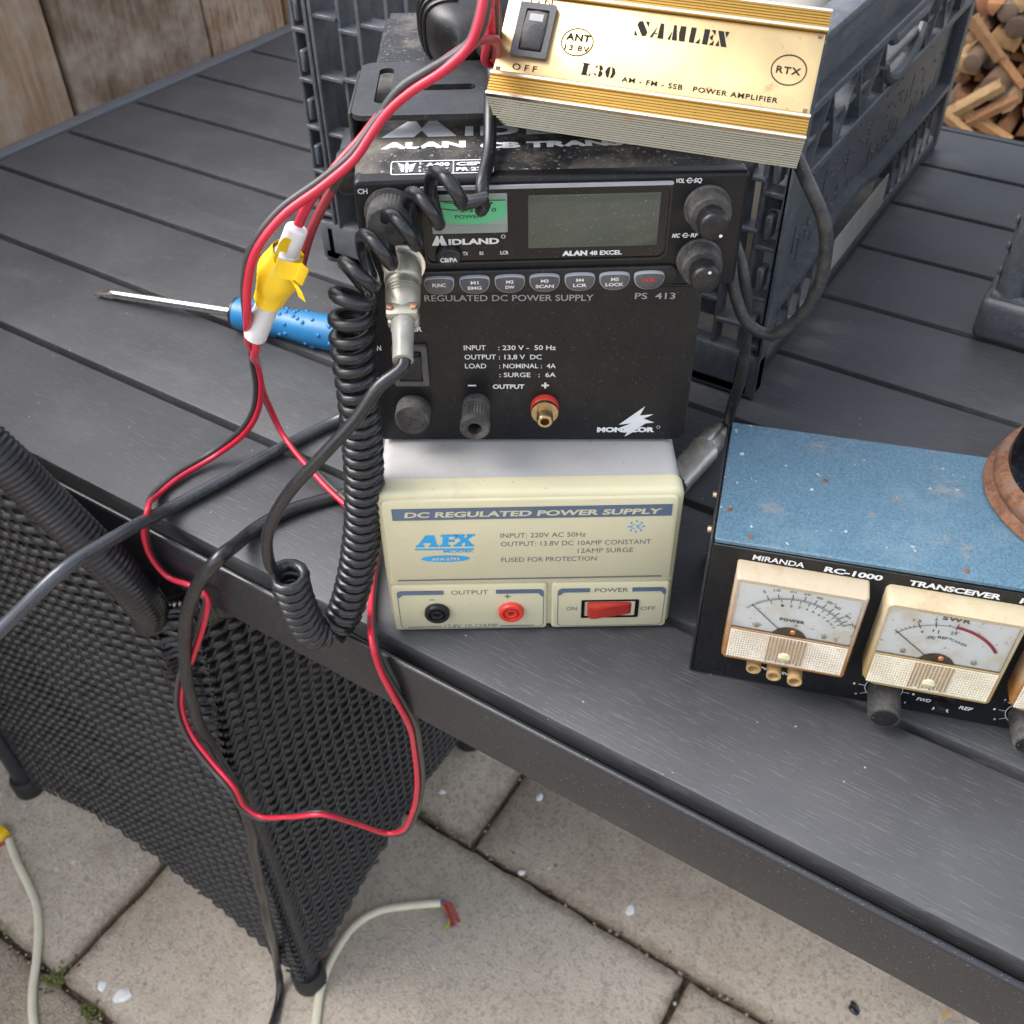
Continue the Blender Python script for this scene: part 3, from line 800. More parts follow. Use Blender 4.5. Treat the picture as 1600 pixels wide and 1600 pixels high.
# ------------------------------------------------------------------ crates
def crate(name, mw, W, D, H, label, left_lattice=True):
    # local: front left bottom corner at the origin, x right, y away
    e = empty(name, mw, label, 'crate')
    dk = M['crate_dark']; cm = M['crate']
    bm = nb(); box(bm, (0, 0, .004), (W, D, .010)); obj('base', bm, dk, e)
    # front wall
    bm = nb()
    box(bm, (.0, .0, 0), (W, .016, .036), .004)                         # solid skirt
    box(bm, (.012, .0, H - .012), (W - .012, .014, H), .003)
    x = .016; i = 0
    while x < W - .014:
        box(bm, (x, .0 if i % 2 == 0 else .003, .034), (x + .0032, .0155, H - .010), .0008, 1)
        x += .0235 if i % 2 == 0 else .020; i += 1
    xs = []
    x = .016; i = 0
    while x < W - .02:
        w = .0235 if i % 2 == 0 else .020; xs.append((x, w)); x += w; i += 1
    for i, (x, w) in enumerate(xs):
        z = .036 + (.018 if i % 2 else .032)
        while z < H - .016:
            box(bm, (x + .002, .001, z), (x + w + .001, .0155, z + .003), .0006, 1)
            z += .034 if i % 2 else .043
    for (a, b, z0, z1) in ((.30, W - .03, .05, .085), (.33, W - .02, .10, .19), (.10, .30, .04, .10), (.20, .33, .12, .2)):
        if b < W: box(bm, (a * W / .375, .0125, z0), (b, .0150, z1))
    obj('front_wall', bm, cm, e, angle=40)
    # right wall, seen from outside
    bm = nb(); X = W
    box(bm, (X - .016, .012, 0), (X - .001, D - .01, .016), .003)
    box(bm, (X - .013, .01, .05), (X - .010, D - .01, .139))
    box(bm, (X - .013, .01, .187), (X - .010, D - .01, H - .006))
    # lower rail with its step
    hw = [(.0, .049), (.075, .049), (.10, .052), (.13, .066), (.20, .068), (.235, .060), (D - .02, .060)]
    for (a, za), (b, zb) in zip(hw, hw[1:]):
        t = nb()
        vs = [t.verts.new((xx, y, z)) for xx in (X - .014, X) for (y, z) in ((a + .012, za), (b + .012, zb), (b + .012, zb + .006), (a + .012, za + .006))]
        t.faces.new(vs[0:4]); t.faces.new(vs[4:8][::-1])
        for k in range(4): t.faces.new((vs[k], vs[(k + 1) % 4], vs[4 + (k + 1) % 4], vs[4 + k]))
        bmesh.ops.recalc_face_normals(t, faces=t.faces[:]); merge(bm, t)
    y = .02; i = 0
    while y < D - .04:                                                   # base truss
        if not (.16 < y < .30):
            for (a, b) in ((0, .012), (.012, 0)):
                t = nb(); box(t, (-.006, -.0012, 0), (.006, .0012, .037))
                sh = Matrix.Translation((X - .008, y + a, .014)) @ Matrix.Shear('XZ', 4, (0, 0)) 
                q = Matrix.Identity(4); q[1][2] = (b - a) / .036
                merge(bm, t, 0, Matrix.Translation((X - .008, y + a, .014)) @ q)
        y += .0245; i += 1
    for (z0, z1, d) in ((.136, .1425, 0), (.184, .1905, 0), (.160, .164, .003)): box(bm, (X - .014, .012, z0), (X - d, D - .012, z1), .001, 1)
    y = .03; i = 0
    while y < D - .03:                                                   # truss between the two rails
        inside = .20 < y < .30
        if not inside:
            q = Matrix.Identity(4); q[1][2] = (.5 if i % 2 else -.5)
            t = nb(); box(t, (-.006, -.0013, 0), (.006, .0013, .044)); merge(bm, t, 0, Matrix.Translation((X - .007, y + (0 if i % 2 else .02), .141)) @ q)
            if i % 3: box(bm, (X - .013, y, .142), (X - .010, y + .026, .186))
        y += .027; i += 1
    # hand hole with a curved lip
    lip = []
    for k in range(13):
        u = k / 12; lip.append(Vector((X - .002, .20 + .10 * u, .166 - .022 * math.sin(math.pi * u) ** .6)))
    tube(bm, smooth_path(lip, .006), .0042, 8)
    lip = [p + Vector((0, 0, .02 + .016 * math.sin(math.pi * i / 12))) for i, p in enumerate(lip)]
    tube(bm, smooth_path(lip, .006), .0042, 8)
    # rim
    box(bm, (X - .016, .0, H - .008), (X + .003, D, H), .002); box(bm, (X - .004, .0, H - .016), (X + .001, D, H - .007), .001, 1)
    # studs and vertical slits on the panel
    for k in range(90):
        y, z = rnd.uniform(.03, D - .03), rnd.choice([.072, .079, .10, .107, .121, .128])
        lathe(bm, [(.0016, 0), (.0013, .0012), (0, .0016)], (X - .010, y + rnd.uniform(-.003, .003), z), (1, 0, 0), 8)
    obj('side_wall', bm, cm, e, angle=40)
    bm = nb()
    for k in range(34):
        y = .02 + k * (D - .05) / 34; z = rnd.choice([.058, .07, .09]); box(bm, (X - .0099, y, z), (X - .0096, y + .0008, z + rnd.uniform(.008, .022)))
    obj('slit', bm, dk, e)['kind'] = 'stuff'
    bm = nb(); box(bm, (X - .0012, .165, .017), (X - .0004, .30, .045)); obj('paper_label', bm, M['paper'], e)
    # other two walls
    bm = nb(); box(bm, (0, .012, .004), (.004, D - .01, H), .001, 1); box(bm, (-.003, 0, H - .01), (.014, D, H), .002)
    for k in range(14): box(bm, (-.006, .02 + k * D / 14.5, .01), (0, .023 + k * D / 14.5, H - .01))
    obj('side_wall', bm, cm, e)
    bm = nb(); box(bm, (0.0, D - .012, .004), (W, D - .008, H), .001, 1); box(bm, (0, D - .014, H - .01), (W, D + .003, H), .002)
    box(bm, (W - .014, D - .014, 0), (W + .001, D + .001, H), .003)
    obj('back_wall', bm, cm, e)
    # front corner posts, each with its ladder of lugs
    for s_ in (0, 1):
        bm = nb(); x0 = -.006 if s_ == 0 else W - .013
        box(bm, (x0, .004, 0), (x0 + .0035, .016, H), .001, 1); box(bm, (x0 + .0155, .001, 0), (x0 + .019, .016, H), .001, 1)
        z = .04
        while z < H - .02:
            box(bm, (x0 + .002, .002, z), (x0 + .017, .015, z + .003), .0006, 1); box(bm, (x0 + .007, .001, z + .008), (x0 + .0115, .012, z + .024), .0012, 1); z += .036
        box(bm, (x0, 0, 0), (x0 + .019, .018, .035), .004)
        if s_: box(bm, (x0 + .0155, .001, .035), (x0 + .0195, .020, H), .0012, 1)
        obj('corner_post', bm, cm, e, angle=40)
    return e
crate('folding_crate', Matrix.Translation((-.548, .301, .0005)), .375, .482, .236, 'dark grey plastic folding crate standing behind the stack of radio gear')
def small_crate(mw, W, D, H, label):
    e = empty('folding_crate', mw, label, 'crate'); cm = M['crate']
    bm = nb(); box(bm, (-.006, -.004, 0), (W + .006, D, .034), .006, 3); box(bm, (-.002, 0, .030), (W, .012, .038), .003)
    for k in range(5):
        for j in range(2): box(bm, (.026 + k * .006, -.0049, .012 + j * .006), (.030 + k * .006, -.0038, .016 + j * .006))
    obj('base', bm, cm, e)
    bm = nb(); lathe(bm, [(.011, 0), (.011, H)], (.010, .011, .034), (0, 0, 1), 20)
    for z in (.055, .12, .18): lathe(bm, [(.0035, 0), (.003, .001)], (.010, .001, z), (0, -1, 0), 12)
    for k in range(9): box(bm, (-.0025, .004, .05 + k * .02), (.0, .009, .056 + k * .02), .001, 1)
    obj('corner_post', bm, cm, e)
    bm = nb(); box(bm, (.020, .008, .034), (W, .012, H))
    for x in (.022, .05, .08, .11, .14): box(bm, (x, 0, .034), (x + .0035, .012, H), .001, 1)
    for z in (.036, .075, .12, .165, .21): box(bm, (.020, .001, z), (W, .012, z + .0035), .001, 1)
    box(bm, (.0, -.002, H - .01), (W, .014, H + .002), .002); obj('front_wall', bm, cm, e)
    bm = nb(); box(bm, (0, .016, .02), (.006, D, H), .001, 1); box(bm, (W - .006, .016, .02), (W, D, H), .001, 1); obj('side_wall', bm, cm, e)
    bm = nb(); box(bm, (0, D - .006, .0341), (W, D, H), .001, 1); obj('back_wall', bm, cm, e)
small_crate(Matrix.Translation((-.0535, .462, .0005)), .34, .33, .232, 'dark grey plastic folding crate cut off by the right edge of the picture')
# what shows inside the big crate
bm = nb(); box(bm, (-.066, -.09, 0), (.066, .09, .2), .03, 4)
for k in range(6): box(bm, (-.05 + k * .017, -.0915, .05), (-.043 + k * .017, -.088, .15), .001, 1)
tag(obj('equipment_case', bm, M['greyjunk'], mw=Matrix.Translation((-.285, .50, .012)) @ Matrix.Rotation(.25, 4, 'Z')), 'rounded beige grey equipment housing standing inside the big crate', 'equipment case')
bm = nb(); box(bm, (-.10, -.035, 0), (.10, .035, .17), .004)
box(bm, (-.11, -.04, .17), (.11, .04, .182), .003); box(bm, (-.05, -.0355, .05), (.06, -.034, .12), .002)
tag(obj('equipment_case', bm, M['blk_metal'], mw=Matrix.Translation((-.43, .60, .012)) @ Matrix.Rotation(-.2, 4, 'Z')), 'black metal equipment box inside the left half of the big crate', 'equipment case')
bm = nb()
for k in range(5):
    tube(bm, smooth_path([Vector((-.50, .36, .165 - k * .008)), Vector((-.468, .345, .160 - k * .009)), Vector((-.43, .37, .168 - k * .006)), Vector((-.38, .42, .16 - k * .003)), Vector((-.33, .44, .12))], .008), .0038, 8)
tag(obj('cable_bundle', bm, M['greycord']), 'bundle of pale grey cables lying inside the crate behind its front lattice', 'cable')

# ------------------------------------------------------------------ cream power supply at the bottom of the stack
AFM = Matrix.Translation((-.1906, .0463, 0)) @ Matrix.Rotation(.5737, 4, 'Z')
ps = empty('power_supply', AFM, 'cream power supply with red rocker switch at the bottom of the stack', 'power supply')
bm = nb(); prism(bm, rr_pts(-.0748, .003, .0748, .1005, (.002, .002, .006, .006)), .0122, .20, 0); obj('cover', bm, M['cover'], ps)
bm = nb(); prism(bm, rr_pts(-.0756, .0012, .0756, .1012, (.004, .004, .006, .006)), .0012, .0120, .0032, seg=3)
obj('bezel', bm, M['cream'], ps)
for (a, b, c, d, r) in ((-.0728, .0397, .0728, .0976, (.002, .002, .003, .003)), (-.0738, .0018, .0087, .0375, .002), (.0112, .0018, .0735, .0372, .002)):
    bm = nb(); prism(bm, rr_pts(a, b, c, d, r, 3), -.0006, .003, .0009); obj('front_panel', bm, M['panel'], ps)
Y = -.00075
bm = nb()
flat(bm, [mm(-67.8, 85.2), mm(69.6, 85.6), mm(69.6, 93.2), mm(-67.8, 92.8)], Y)
stroke(bm, [mm(-69, 41.7), mm(68.3, 42)], .0011, Y)
def rim_lines(x0, x1, z0, z1, gap):
    r = .003
    stroke(bm, [mm(gap[0], z1)] + [(x0 + r + r * math.cos(R(a)), z1 * .001 - r + r * math.sin(R(a))) for a in range(90, 181, 15)] + [(x0, z0 + r)] + [(x0 + r + r * math.cos(R(a)), z0 + r + r * math.sin(R(a))) for a in range(180, 271, 15)] + [(x1 - r + r * math.cos(R(a)), z0 + r + r * math.sin(R(a))) for a in range(270, 361, 15)] + [(x1 - r + r * math.cos(R(a)), z1 * .001 - r + r * math.sin(R(a))) for a in range(0, 91, 15)] + [mm(gap[1], z1)], .0004, Y)
rim_lines(-.0705, .0069, .0012 + .002, 33.2, (-46, -18.2)); rim_lines(.0146, .0714, .0032, 33.2, (31.4, 53.8))
def barL(x0, x1, z): flat(bm, [mm(x0 + 3, z), mm(x1, z), mm(x1, z + 2.9), mm(x0 + 1.6, z + 2.9), mm(x0, z + 1.4), mm(x0, z - 2.2), mm(x0 + 1, z - 2.2)], Y - .0001)
barL(-70.7, -46, 30.6); barL(14.6, 31.4, 30.6)
flat(bm, [mm(-18.2, 30.6), mm(4, 30.6), mm(6, 28), mm(7, 28), mm(7, 32), mm(5.4, 33.5), mm(-18.2, 33.5)], Y - .0001)
flat(bm, [mm(53.8, 30.6), mm(69, 30.6), mm(70.6, 28), mm(71.5, 28), mm(71.5, 32), mm(70, 33.5), mm(53.8, 33.5)], Y - .0001)
stroke(bm, [mm(-66.8, 4.4), mm(-48.3, 4.4)], .0006, Y - .0001); stroke(bm, [mm(-16.4, 4.4), mm(2, 4.4)], .0006, Y - .0001)
text(bm, 'OUTPUT', *mm(-42, 30.1, -22.4, 3.5), Y, .0); text(bm, 'POWER', *mm(34, 30.1, 51.8, 3.4), Y, .01)
text(bm, 'ON', *mm(19.3, 16, 24.9, 3.1), Y); text(bm, 'OFF', *mm(59.1, 15.2, 67.2, 3.1), Y)
text(bm, '13.8V 10-12AMP', *mm(-47.2, 3.2, -17.7, 3.1), Y, .0, .2)
text(bm, 'INPUT: 220V AC 50Hz', *mm(-14.9, 71.9, 27.9, 3.4), Y); text(bm, 'OUTPUT: 13.8V DC 10AMP CONSTANT', *mm(-14.9, 65.9, 61, 3.4), Y)
text(bm, '12AMP SURGE', *mm(24.1, 60.2, 52.3, 3.4), Y); text(bm, 'FUSED FOR PROTECTION', *mm(-14.9, 54.4, 34, 3.4), Y)
text(bm, '-', *mm(-54, 24.8, -51, 5), Y, .0); text(bm, '+', *mm(-13.8, 25.8, -10.6, 4.6), Y, .02)
obj('printed_lines', bm, M['greyink'], ps, smooth=False)
bm = nb(); Yb = Y - .0002
flat(bm, [mm(-67.8, 85.2), mm(69.6, 85.6), mm(69.6, 93.2), mm(-67.8, 92.8)], Yb); 
for b_ in ((-70.7, -46), (14.6, 31.4)): flat(bm, [mm(b_[0] + 3, 30.6), mm(b_[1], 30.6), mm(b_[1], 33.5), mm(b_[0] + 1.6, 33.5), mm(b_[0], 32), mm(b_[0], 28.4), mm(b_[0] + 1, 28.4)], Yb - .0001)
flat(bm, [mm(-18.2, 30.6), mm(4, 30.6), mm(6, 28), mm(7, 28), mm(7, 32), mm(5.4, 33.5), mm(-18.2, 33.5)], Yb - .0001)
flat(bm, [mm(53.8, 30.6), mm(69, 30.6), mm(70.6, 28), mm(71.5, 28), mm(71.5, 32), mm(70, 33.5), mm(53.8, 33.5)], Yb - .0001)
obj('title_band', bm, M['slate'], ps, smooth=False)
bm = nb(); text(bm, 'DC REGULATED POWER SUPPLY', *mm(-61.9, 87.2, 65, 3.9), Yb - .0002, .035, .22)
obj('title_lettering', bm, M['panel'], ps, smooth=False)
bm = nb()
# slab lettered A F X
sl = lambda pts: flat(bm, [mm(x + .14 * (z - 65.5), z) for x, z in pts], Y)
stroke(bm, [mm(-58.4, 64.6), mm(-28.6, 64.3)], .0011, Y)
sl([(-58, 66.2), (-53.6, 66.2), (-53.6, 67.8), (-54.8, 67.8), (-54, 69.2), (-50.6, 69.2), (-50.4, 67.8), (-51.4, 67.8), (-51.4, 66.2), (-46.4, 66.2), (-46.4, 67.8), (-47.4, 67.8), (-49.2, 74.6), (-53.6, 74.6), (-57, 67.8), (-58, 67.8)])
sl([(-46, 66.2), (-40.4, 66.2), (-40.4, 67.6), (-41.8, 67.6), (-41.8, 69.6), (-38.6, 69.6), (-38.6, 71.4), (-41.8, 71.4), (-41.8, 73.2), (-39, 73.2), (-39, 71.8), (-37.4, 71.8), (-37.4, 74.9), (-46, 74.9), (-46, 73.4), (-44.8, 73.4), (-44.8, 67.6), (-46, 67.6)])
sl([(-39, 66.2), (-34.6, 66.2), (-34.6, 67.6), (-35.4, 67.6), (-33.8, 69.4), (-32.6, 67.6), (-33.4, 67.6), (-33.4, 66.2), (-28.6, 66.2), (-28.6, 67.6), (-29.6, 67.6), (-32, 71), (-29.8, 73.6), (-28.8, 73.6), (-28.8, 74.9), (-33, 74.9), (-33, 73.6), (-32.4, 73.6), (-33.6, 72.2), (-34.6, 73.6), (-33.9, 73.6), (-33.9, 74.9), (-38.8, 74.9), (-38.8, 73.6), (-37.8, 73.6), (-35.6, 70.6), (-38.2, 67.6), (-39, 67.6)])
flat(bm, [mm(*p) for p in ellipse(-43.3, 57.6, 12.4, 2.4)], Y)
text(bm, 'MODEL', *mm(-44.1, 62, -28.7, 1.9), Y, .03)
obj('logo', bm, M['cyan'], ps, smooth=False); bm = nb()
for k in range(8): flat(bm, [mm(*p) for p in ellipse(52.8 + 3.6 * math.cos(R(45 * k)), 78.3 + 3.6 * math.sin(R(45 * k)), .62, .62, 10)], Y)
stroke(bm, [mm(*p) for p in arc(51.6, 78.3, 1.3, 60, 300, 12)], .0004, Y); stroke(bm, [mm(*p) for p in arc(54.4, 78.3, 1.3, 60, 300, 12)], .0004, Y); stroke(bm, [mm(53.1, 78.3), mm(54.6, 78.3)], .0004, Y)
obj('conformity_mark', bm, M['cyan'], ps, smooth=False)
bm = nb(); text(bm, 'AFX-2793', *mm(-50.5, 56.6, -36.2, 2.1), Y - .0002, .03); obj('logo_lettering', bm, M['panel'], ps, smooth=False)
for (x, m) in ((-50.2, 'blk_plastic'), (-10.4, 'red_sock')):
    bm = nb(); lathe(bm, [(.0068, 0), (.0068, .0022), (.0062, .0030), (.0046, .0030), (.0042, .0012), (.0033, .0012), (.0033, .0026), (.0026, .0028), (.0018, .0024), (.0016, -.001), (0, -.001)], mm(x, -.6, 16.6), (0, -1, 0), 32)
    obj('socket', bm, M[m], ps)
bm = nb(); frame_pr(bm, rr_pts(*mm(27.2, 10, 58, 24), .0006, 2), rr_pts(*mm(29, 11.2, 56, 23), .0005, 2), -.0011, .002)
flat(bm, [mm(29, 11.2), mm(56, 11.2), mm(56, 23), mm(29, 23)], .0005)
sw = obj('power_switch', bm, M['gloss_black'], ps)
bm = nb(); prism(bm, [(.0115, -.0005), (.0225, -.0005), (.0225, .0028), (.0115, .0028)], 0, .01)
bm.free(); bm = nb()
t = nb(); vv = [t.verts.new(mm(*p)) for p in ((30, .4, 12), (55, .4, 12), (55, .4, 22.4), (30, .4, 22.4), (31.5, -4.6, 12.8), (34, -4.9, 12.8), (53.6, -1.2, 12.8), (53.6, -1.2, 21.6), (34, -4.9, 21.6), (31.5, -4.6, 21.6))]
for f in ((4, 9, 8, 5), (5, 8, 7, 6), (0, 4, 5, 6, 1), (3, 2, 7, 8, 9), (0, 3, 9, 4), (1, 6, 7, 2)): t.faces.new([vv[i] for i in f])
bmesh.ops.recalc_face_normals(t, faces=t.faces[:]); bmesh.ops.bevel(t, geom=t.edges[:], offset=.0005, segments=2, affect='EDGES'); merge(bm, t)
for k in range(14): box(bm, mm(35.6 + k * 1.25, -4.7 + k * .24, 13.4), mm(36.1 + k * 1.25, -4.2 + k * .24, 21), 0)
obj('rocker', bm, M['red_rock'], sw)
for x in (-.06, .06):
    for y in (.03, .17):
        bm = nb(); lathe(bm, [(.006, 0), (.0055, .0035)], (x, y, -.0002 + .0002), (0, 0, 1), 14); obj('foot', bm, M['foot'], ps)

# ------------------------------------------------------------------ black power supply in the middle
MOM = Matrix.Translation((-.2105, .0809, .1006)) @ Matrix.Rotation(.5463, 4, 'Z')
pm = empty('power_supply', MOM, 'black power supply with two output terminals in the middle of the stack', 'power supply')
bm = nb(); prism(bm, rr_pts(-.0775, .0012, .0772, .0912, (.003, .005, .004, .004)), 0, .20, .0008); obj('cover', bm, M['blk_metal'], pm)
bm = nb(); prism(bm, rr_pts(-.0768, .0022, .0764, .0905, (.002, .004, .003, .003)), -.0005, .001, 0); obj('front_panel', bm, M['blk_face'], pm)
Y = -.0007; bm = nb()
text(bm, 'INPUT', *mm(-32.3, 56.7, -21.9, 2.9), Y, .01); text(bm, ': 230 V -  50 Hz', *mm(-16, 56.7, 11.3, 2.8), Y, .01)
text(bm, 'OUTPUT', *mm(-32.2, 51.4, -17.2, 2.9), Y, .01); text(bm, ': 13,8 V  DC', *mm(-15.8, 51.4, 4.6, 2.8), Y, .01)
text(bm, 'LOAD', *mm(-32.2, 46.2, -22, 2.9), Y, .01); text(bm, ': NOMINAL :  4A', *mm(-15.8, 46.2, 11.4, 2.8), Y, .01)
text(bm, ': SURGE   :  6A', *mm(-15.8, 41, 11.4, 2.8), Y, .01)
obj('rating_text', bm, M['whiteink'], pm, smooth=False); bm = nb()
text(bm, 'OUTPUT', *mm(-19.2, 34, -3.8, 2.8), Y, .03); text(bm, 'POWER', *mm(-66, 67.2, -51.3, 2.9), Y, .03)
flat(bm, [mm(-31.3, 35.6), mm(-27.3, 35.6), mm(-27.3, 36.4), mm(-31.3, 36.4)], Y)
flat(bm, [mm(4.6, 35.5), mm(8.2, 35.5), mm(8.2, 36.5), mm(4.6, 36.5)], Y); flat(bm, [mm(5.9, 34.3), mm(6.9, 34.3), mm(6.9, 37.8), mm(5.9, 37.8)], Y - .0001)
text(bm, 'ON', *mm(-76.2, 56.6, -71.6, 3), Y, .01); text(bm, 'OFF', *mm(-76.2, 38, -69.2, 3), Y, .01)
obj('lettering', bm, M['whiteink'], pm, smooth=False); bm = nb()
# bolt emblem, its maker's word below
flat(bm, [mm(*p) for p in ((55.9, 23.2), (43.5, 11.6), (49.6, 12.4), (42.6, 8.9), (49.2, 8.7), (53, 8.9), (56.8, 12.4), (61.2, 13), (55.6, 15.4), (60.4, 18.2), (53.6, 17.4))], Y)
flat(bm, [mm(*p) for p in ((49, 9.5), (53.5, 9.6), (50.5, 6.6), (46.8, 4.0), (48, 6.8), (45.8, 6.4))], Y - .0001)
text(bm, 'MONACOR', *mm(32.7, 7, 61.6, 3.4), Y - .0003, .06)
stroke(bm, [mm(*p) for p in arc(63.4, 10, .85, 0, 360, 14)][:-1], .00018, Y, closed=True)
obj('emblem', bm, M['whiteink'], pm, smooth=False)
bm = nb(); text(bm, 'REGULATED DC POWER SUPPLY', *mm(-49, 83.5, 28, 3.4), Y, .01); text(bm, 'PS  413', *mm(46.7, 84.3, 64.9, 3.4), Y, .01)
obj('title_lettering', bm, M['dimink'], pm, smooth=False)
bm = nb(); frame_pr(bm, rr_pts(*mm(-66.5, 37.2, -49.8, 59.8), .001, 3), rr_pts(*mm(-64.2, 39.6, -52.6, 57.4), .0006, 3), -.0028, .001)
flat(bm, rr_pts(*mm(-64.2, 39.6, -52.6, 57.4), .0006, 3), -.0007); sw = obj('power_switch', bm, M['btn'], pm)
bm = nb(); t = nb(); prism(t, [(-.0038, -.0), (.0048, .0), (.0048, .0176), (-.0016, .0176)], 0, .0112); 
merge(bm, t, 0, Matrix.Translation(mm(-64, -.4, 39.7)) @ Matrix.Rotation(R(-90), 4, 'Z') @ Matrix.Scale(-1, 4, (0, 1, 0)) @ Matrix.Translation((.0005, 0, 0)) ) if False else t.free()
t = nb(); vv = [t.verts.new(mm(*p)) for p in ((-64, -.5, 39.8), (-52.8, -.5, 39.8), (-52.8, -.5, 57.2), (-64, -.5, 57.2), (-64, -2.0, 39.8), (-52.8, -2.0, 39.8), (-52.8, -3.0, 46.5), (-64, -3.0, 46.5), (-52.8, -6.0, 56.4), (-64, -6.0, 56.4))]
for f in ((4, 7, 6, 5), (7, 9, 8, 6), (0, 4, 5, 1), (3, 2, 8, 9), (0, 3, 9, 7, 4), (1, 5, 6, 8, 2)): t.faces.new([vv[i] for i in f])
bmesh.ops.recalc_face_normals(t, faces=t.faces[:]); bmesh.ops.bevel(t, geom=t.edges[:], offset=.0006, segments=2, affect='EDGES'); merge(bm, t)
obj('rocker', bm, M['frame'], sw)
bm = nb(); lathe(bm, [(.0088, 0), (.0088, .007), (.0084, .0090), (.0070, .0092), (.0066, .0084), (0, .0084)], mm(-59.0, -.5, 21.3), (0, -1, 0), 40)
for a in (20, 110):
    box(bm, (-.0042, -.0003, -.0005), (.0042, 0, .0005), 0, xf=Matrix.Translation(mm(-59.0, -9.0, 21.3)) @ Matrix.Rotation(R(a), 4, 'Y'))
obj('fuse_holder', bm, M['knob'], pm)
bm = nb(); lathe(bm, [(.0068, 0), (.0068, .0052), (.0052, .0054), (.0052, .0066), (.0068, .0070), (.0068, .0155), (.0073, .0158), (.0073, .0185), (.0064, .0195), (.0034, .0195), (.0028, .012), (0, .012)], mm(-27.6, -.5, 24.4), (0, -1, 0), 56, knurl=(.0069, .0156, .0005))
nt_ = obj('binding_post', bm, M['knob'], pm)
bm = nb(); lathe(bm, [(.0055, .0053), (.0055, .0067)], mm(-27.6, -.5, 24.4), (0, -1, 0), 30); obj('washer', bm, M['brass'], nt_)
bm = nb(); lathe(bm, [(.0069, 0), (.0069, .0034), (.0064, .0040), (0, .0040)], mm(6.2, -.5, 23.5), (0, -1, 0), 36)
bp = obj('binding_post', bm, M['red_sock'], pm); bp['label'] = 'red binding post with its brass stem bare'
bm = nb(); lathe(bm, [(.0066, .0041), (.0066, .0062), (.0040, .0064), (.0040, .0122), (.0034, .0130), (.0022, .0130), (.0019, .006), (0, .006)], mm(6.2, -.5, 23.5), (0, -1, 0), 36, knurl=(.0065, .0124, .00025)); obj('stem', bm, M['brass'], bp)
bm = nb()
for k in range(9): box(bm, (-.0778, .03 + k * .012, .02), (-.0772, .036 + k * .012, .07), 0)
for (y, z) in ((.02, .012), (.02, .078), (.17, .012), (.17, .078)): lathe(bm, [(.003, 0), (.0026, .0015), (0, .0018)], (.0771, y, z), (1, 0, 0), 12)
obj('side_screw', bm, M['nickel'], pm)

# ------------------------------------------------------------------ mobile radio on top of the stack
rd = empty('mobile_radio', MIDM, 'black mobile radio with green meter and grey display on top of the two power supplies', 'radio')
HW, HH = .0822, .0535
bm = nb()
sec = [(.004, .001), (.004, HH - .0005), (.017, HH + .0022), (.018, HH + .0030), (.205, HH + .0030), (.205, .001)]
t = nb(); V = [[t.verts.new((x, y, z)) for y, z in sec] for x in (-HW, HW)]
t.faces.new(V[0]); t.faces.new(V[1][::-1])
for k in range(6): t.faces.new((V[0][k], V[1][k], V[1][(k + 1) % 6], V[0][(k + 1) % 6]))
bmesh.ops.recalc_face_normals(t, faces=t.faces[:])
bmesh.ops.bevel(t, geom=[e for e in t.edges if abs((e.verts[0].co - e.verts[1].co).normalized().y) > .5 and min(v.co.z for v in e.verts) > .04 or (abs(e.verts[0].co.y - .205) < 1e-4 and abs(e.verts[1].co.y - .205) < 1e-4)], offset=.003, segments=3, affect='EDGES')
merge(bm, t); obj('cover', bm, M['dusty'], rd)
bm = nb(); prism(bm, rr_pts(-HW, 0, HW, HH, .003), 0, .008, .0022, seg=3); obj('front_panel', bm, M['blk_face'], rd)
bm = nb(); t = nb()
tb_ = [( -.060, .0), (.0555, .0), (.0555, .0118), (-.060, .0118)]
prism(bm, rr_pts(-.0605, .0002, .0562, .0116, (.002, .006, .004, .002)), -.0016, .003, .0012); obj('button_band', bm, M['blk_plastic'], rd)
bm = nb(); o_ = rr_pts(-.0545, .0148, .0502, .0507, (.003, .004, .0035, .004)); i_ = rr_pts(-.0535, .0158, .0492, .0493, (.0025, .0035, .003, .0035))
frame_pr(bm, o_, i_, -.0016, .002); bez = obj('display_bezel', bm, M['blk_plastic'], rd)
bm = nb(); prism(bm, rr_pts(-.0535, .0158, .0492, .0493, .003), -.0008, .002, 0); obj('display_panel', bm, M['gloss_black'], rd)
bm = nb(); frame_pr(bm, rr_pts(-.0545, .0492, .0502, .0508, .0007, 3), rr_pts(-.0540, .0496, .0497, .0504, .0003, 3), -.0018, -.0012); flat(bm, rr_pts(-.0540, .0496, .0497, .0504, .0003, 3), -.0017)
obj('bright_edge', bm, M['btn_rim'], rd)  # pale strip paints in the highlight along the bezel's glossy top bevel
Y = -.0010
bm = nb(); prism(bm, rr_pts(-.0100, .0213, .0456, .0457, .0006, 2), -.0011, 0, .0003); obj('display', bm, M['lcd'], rd)
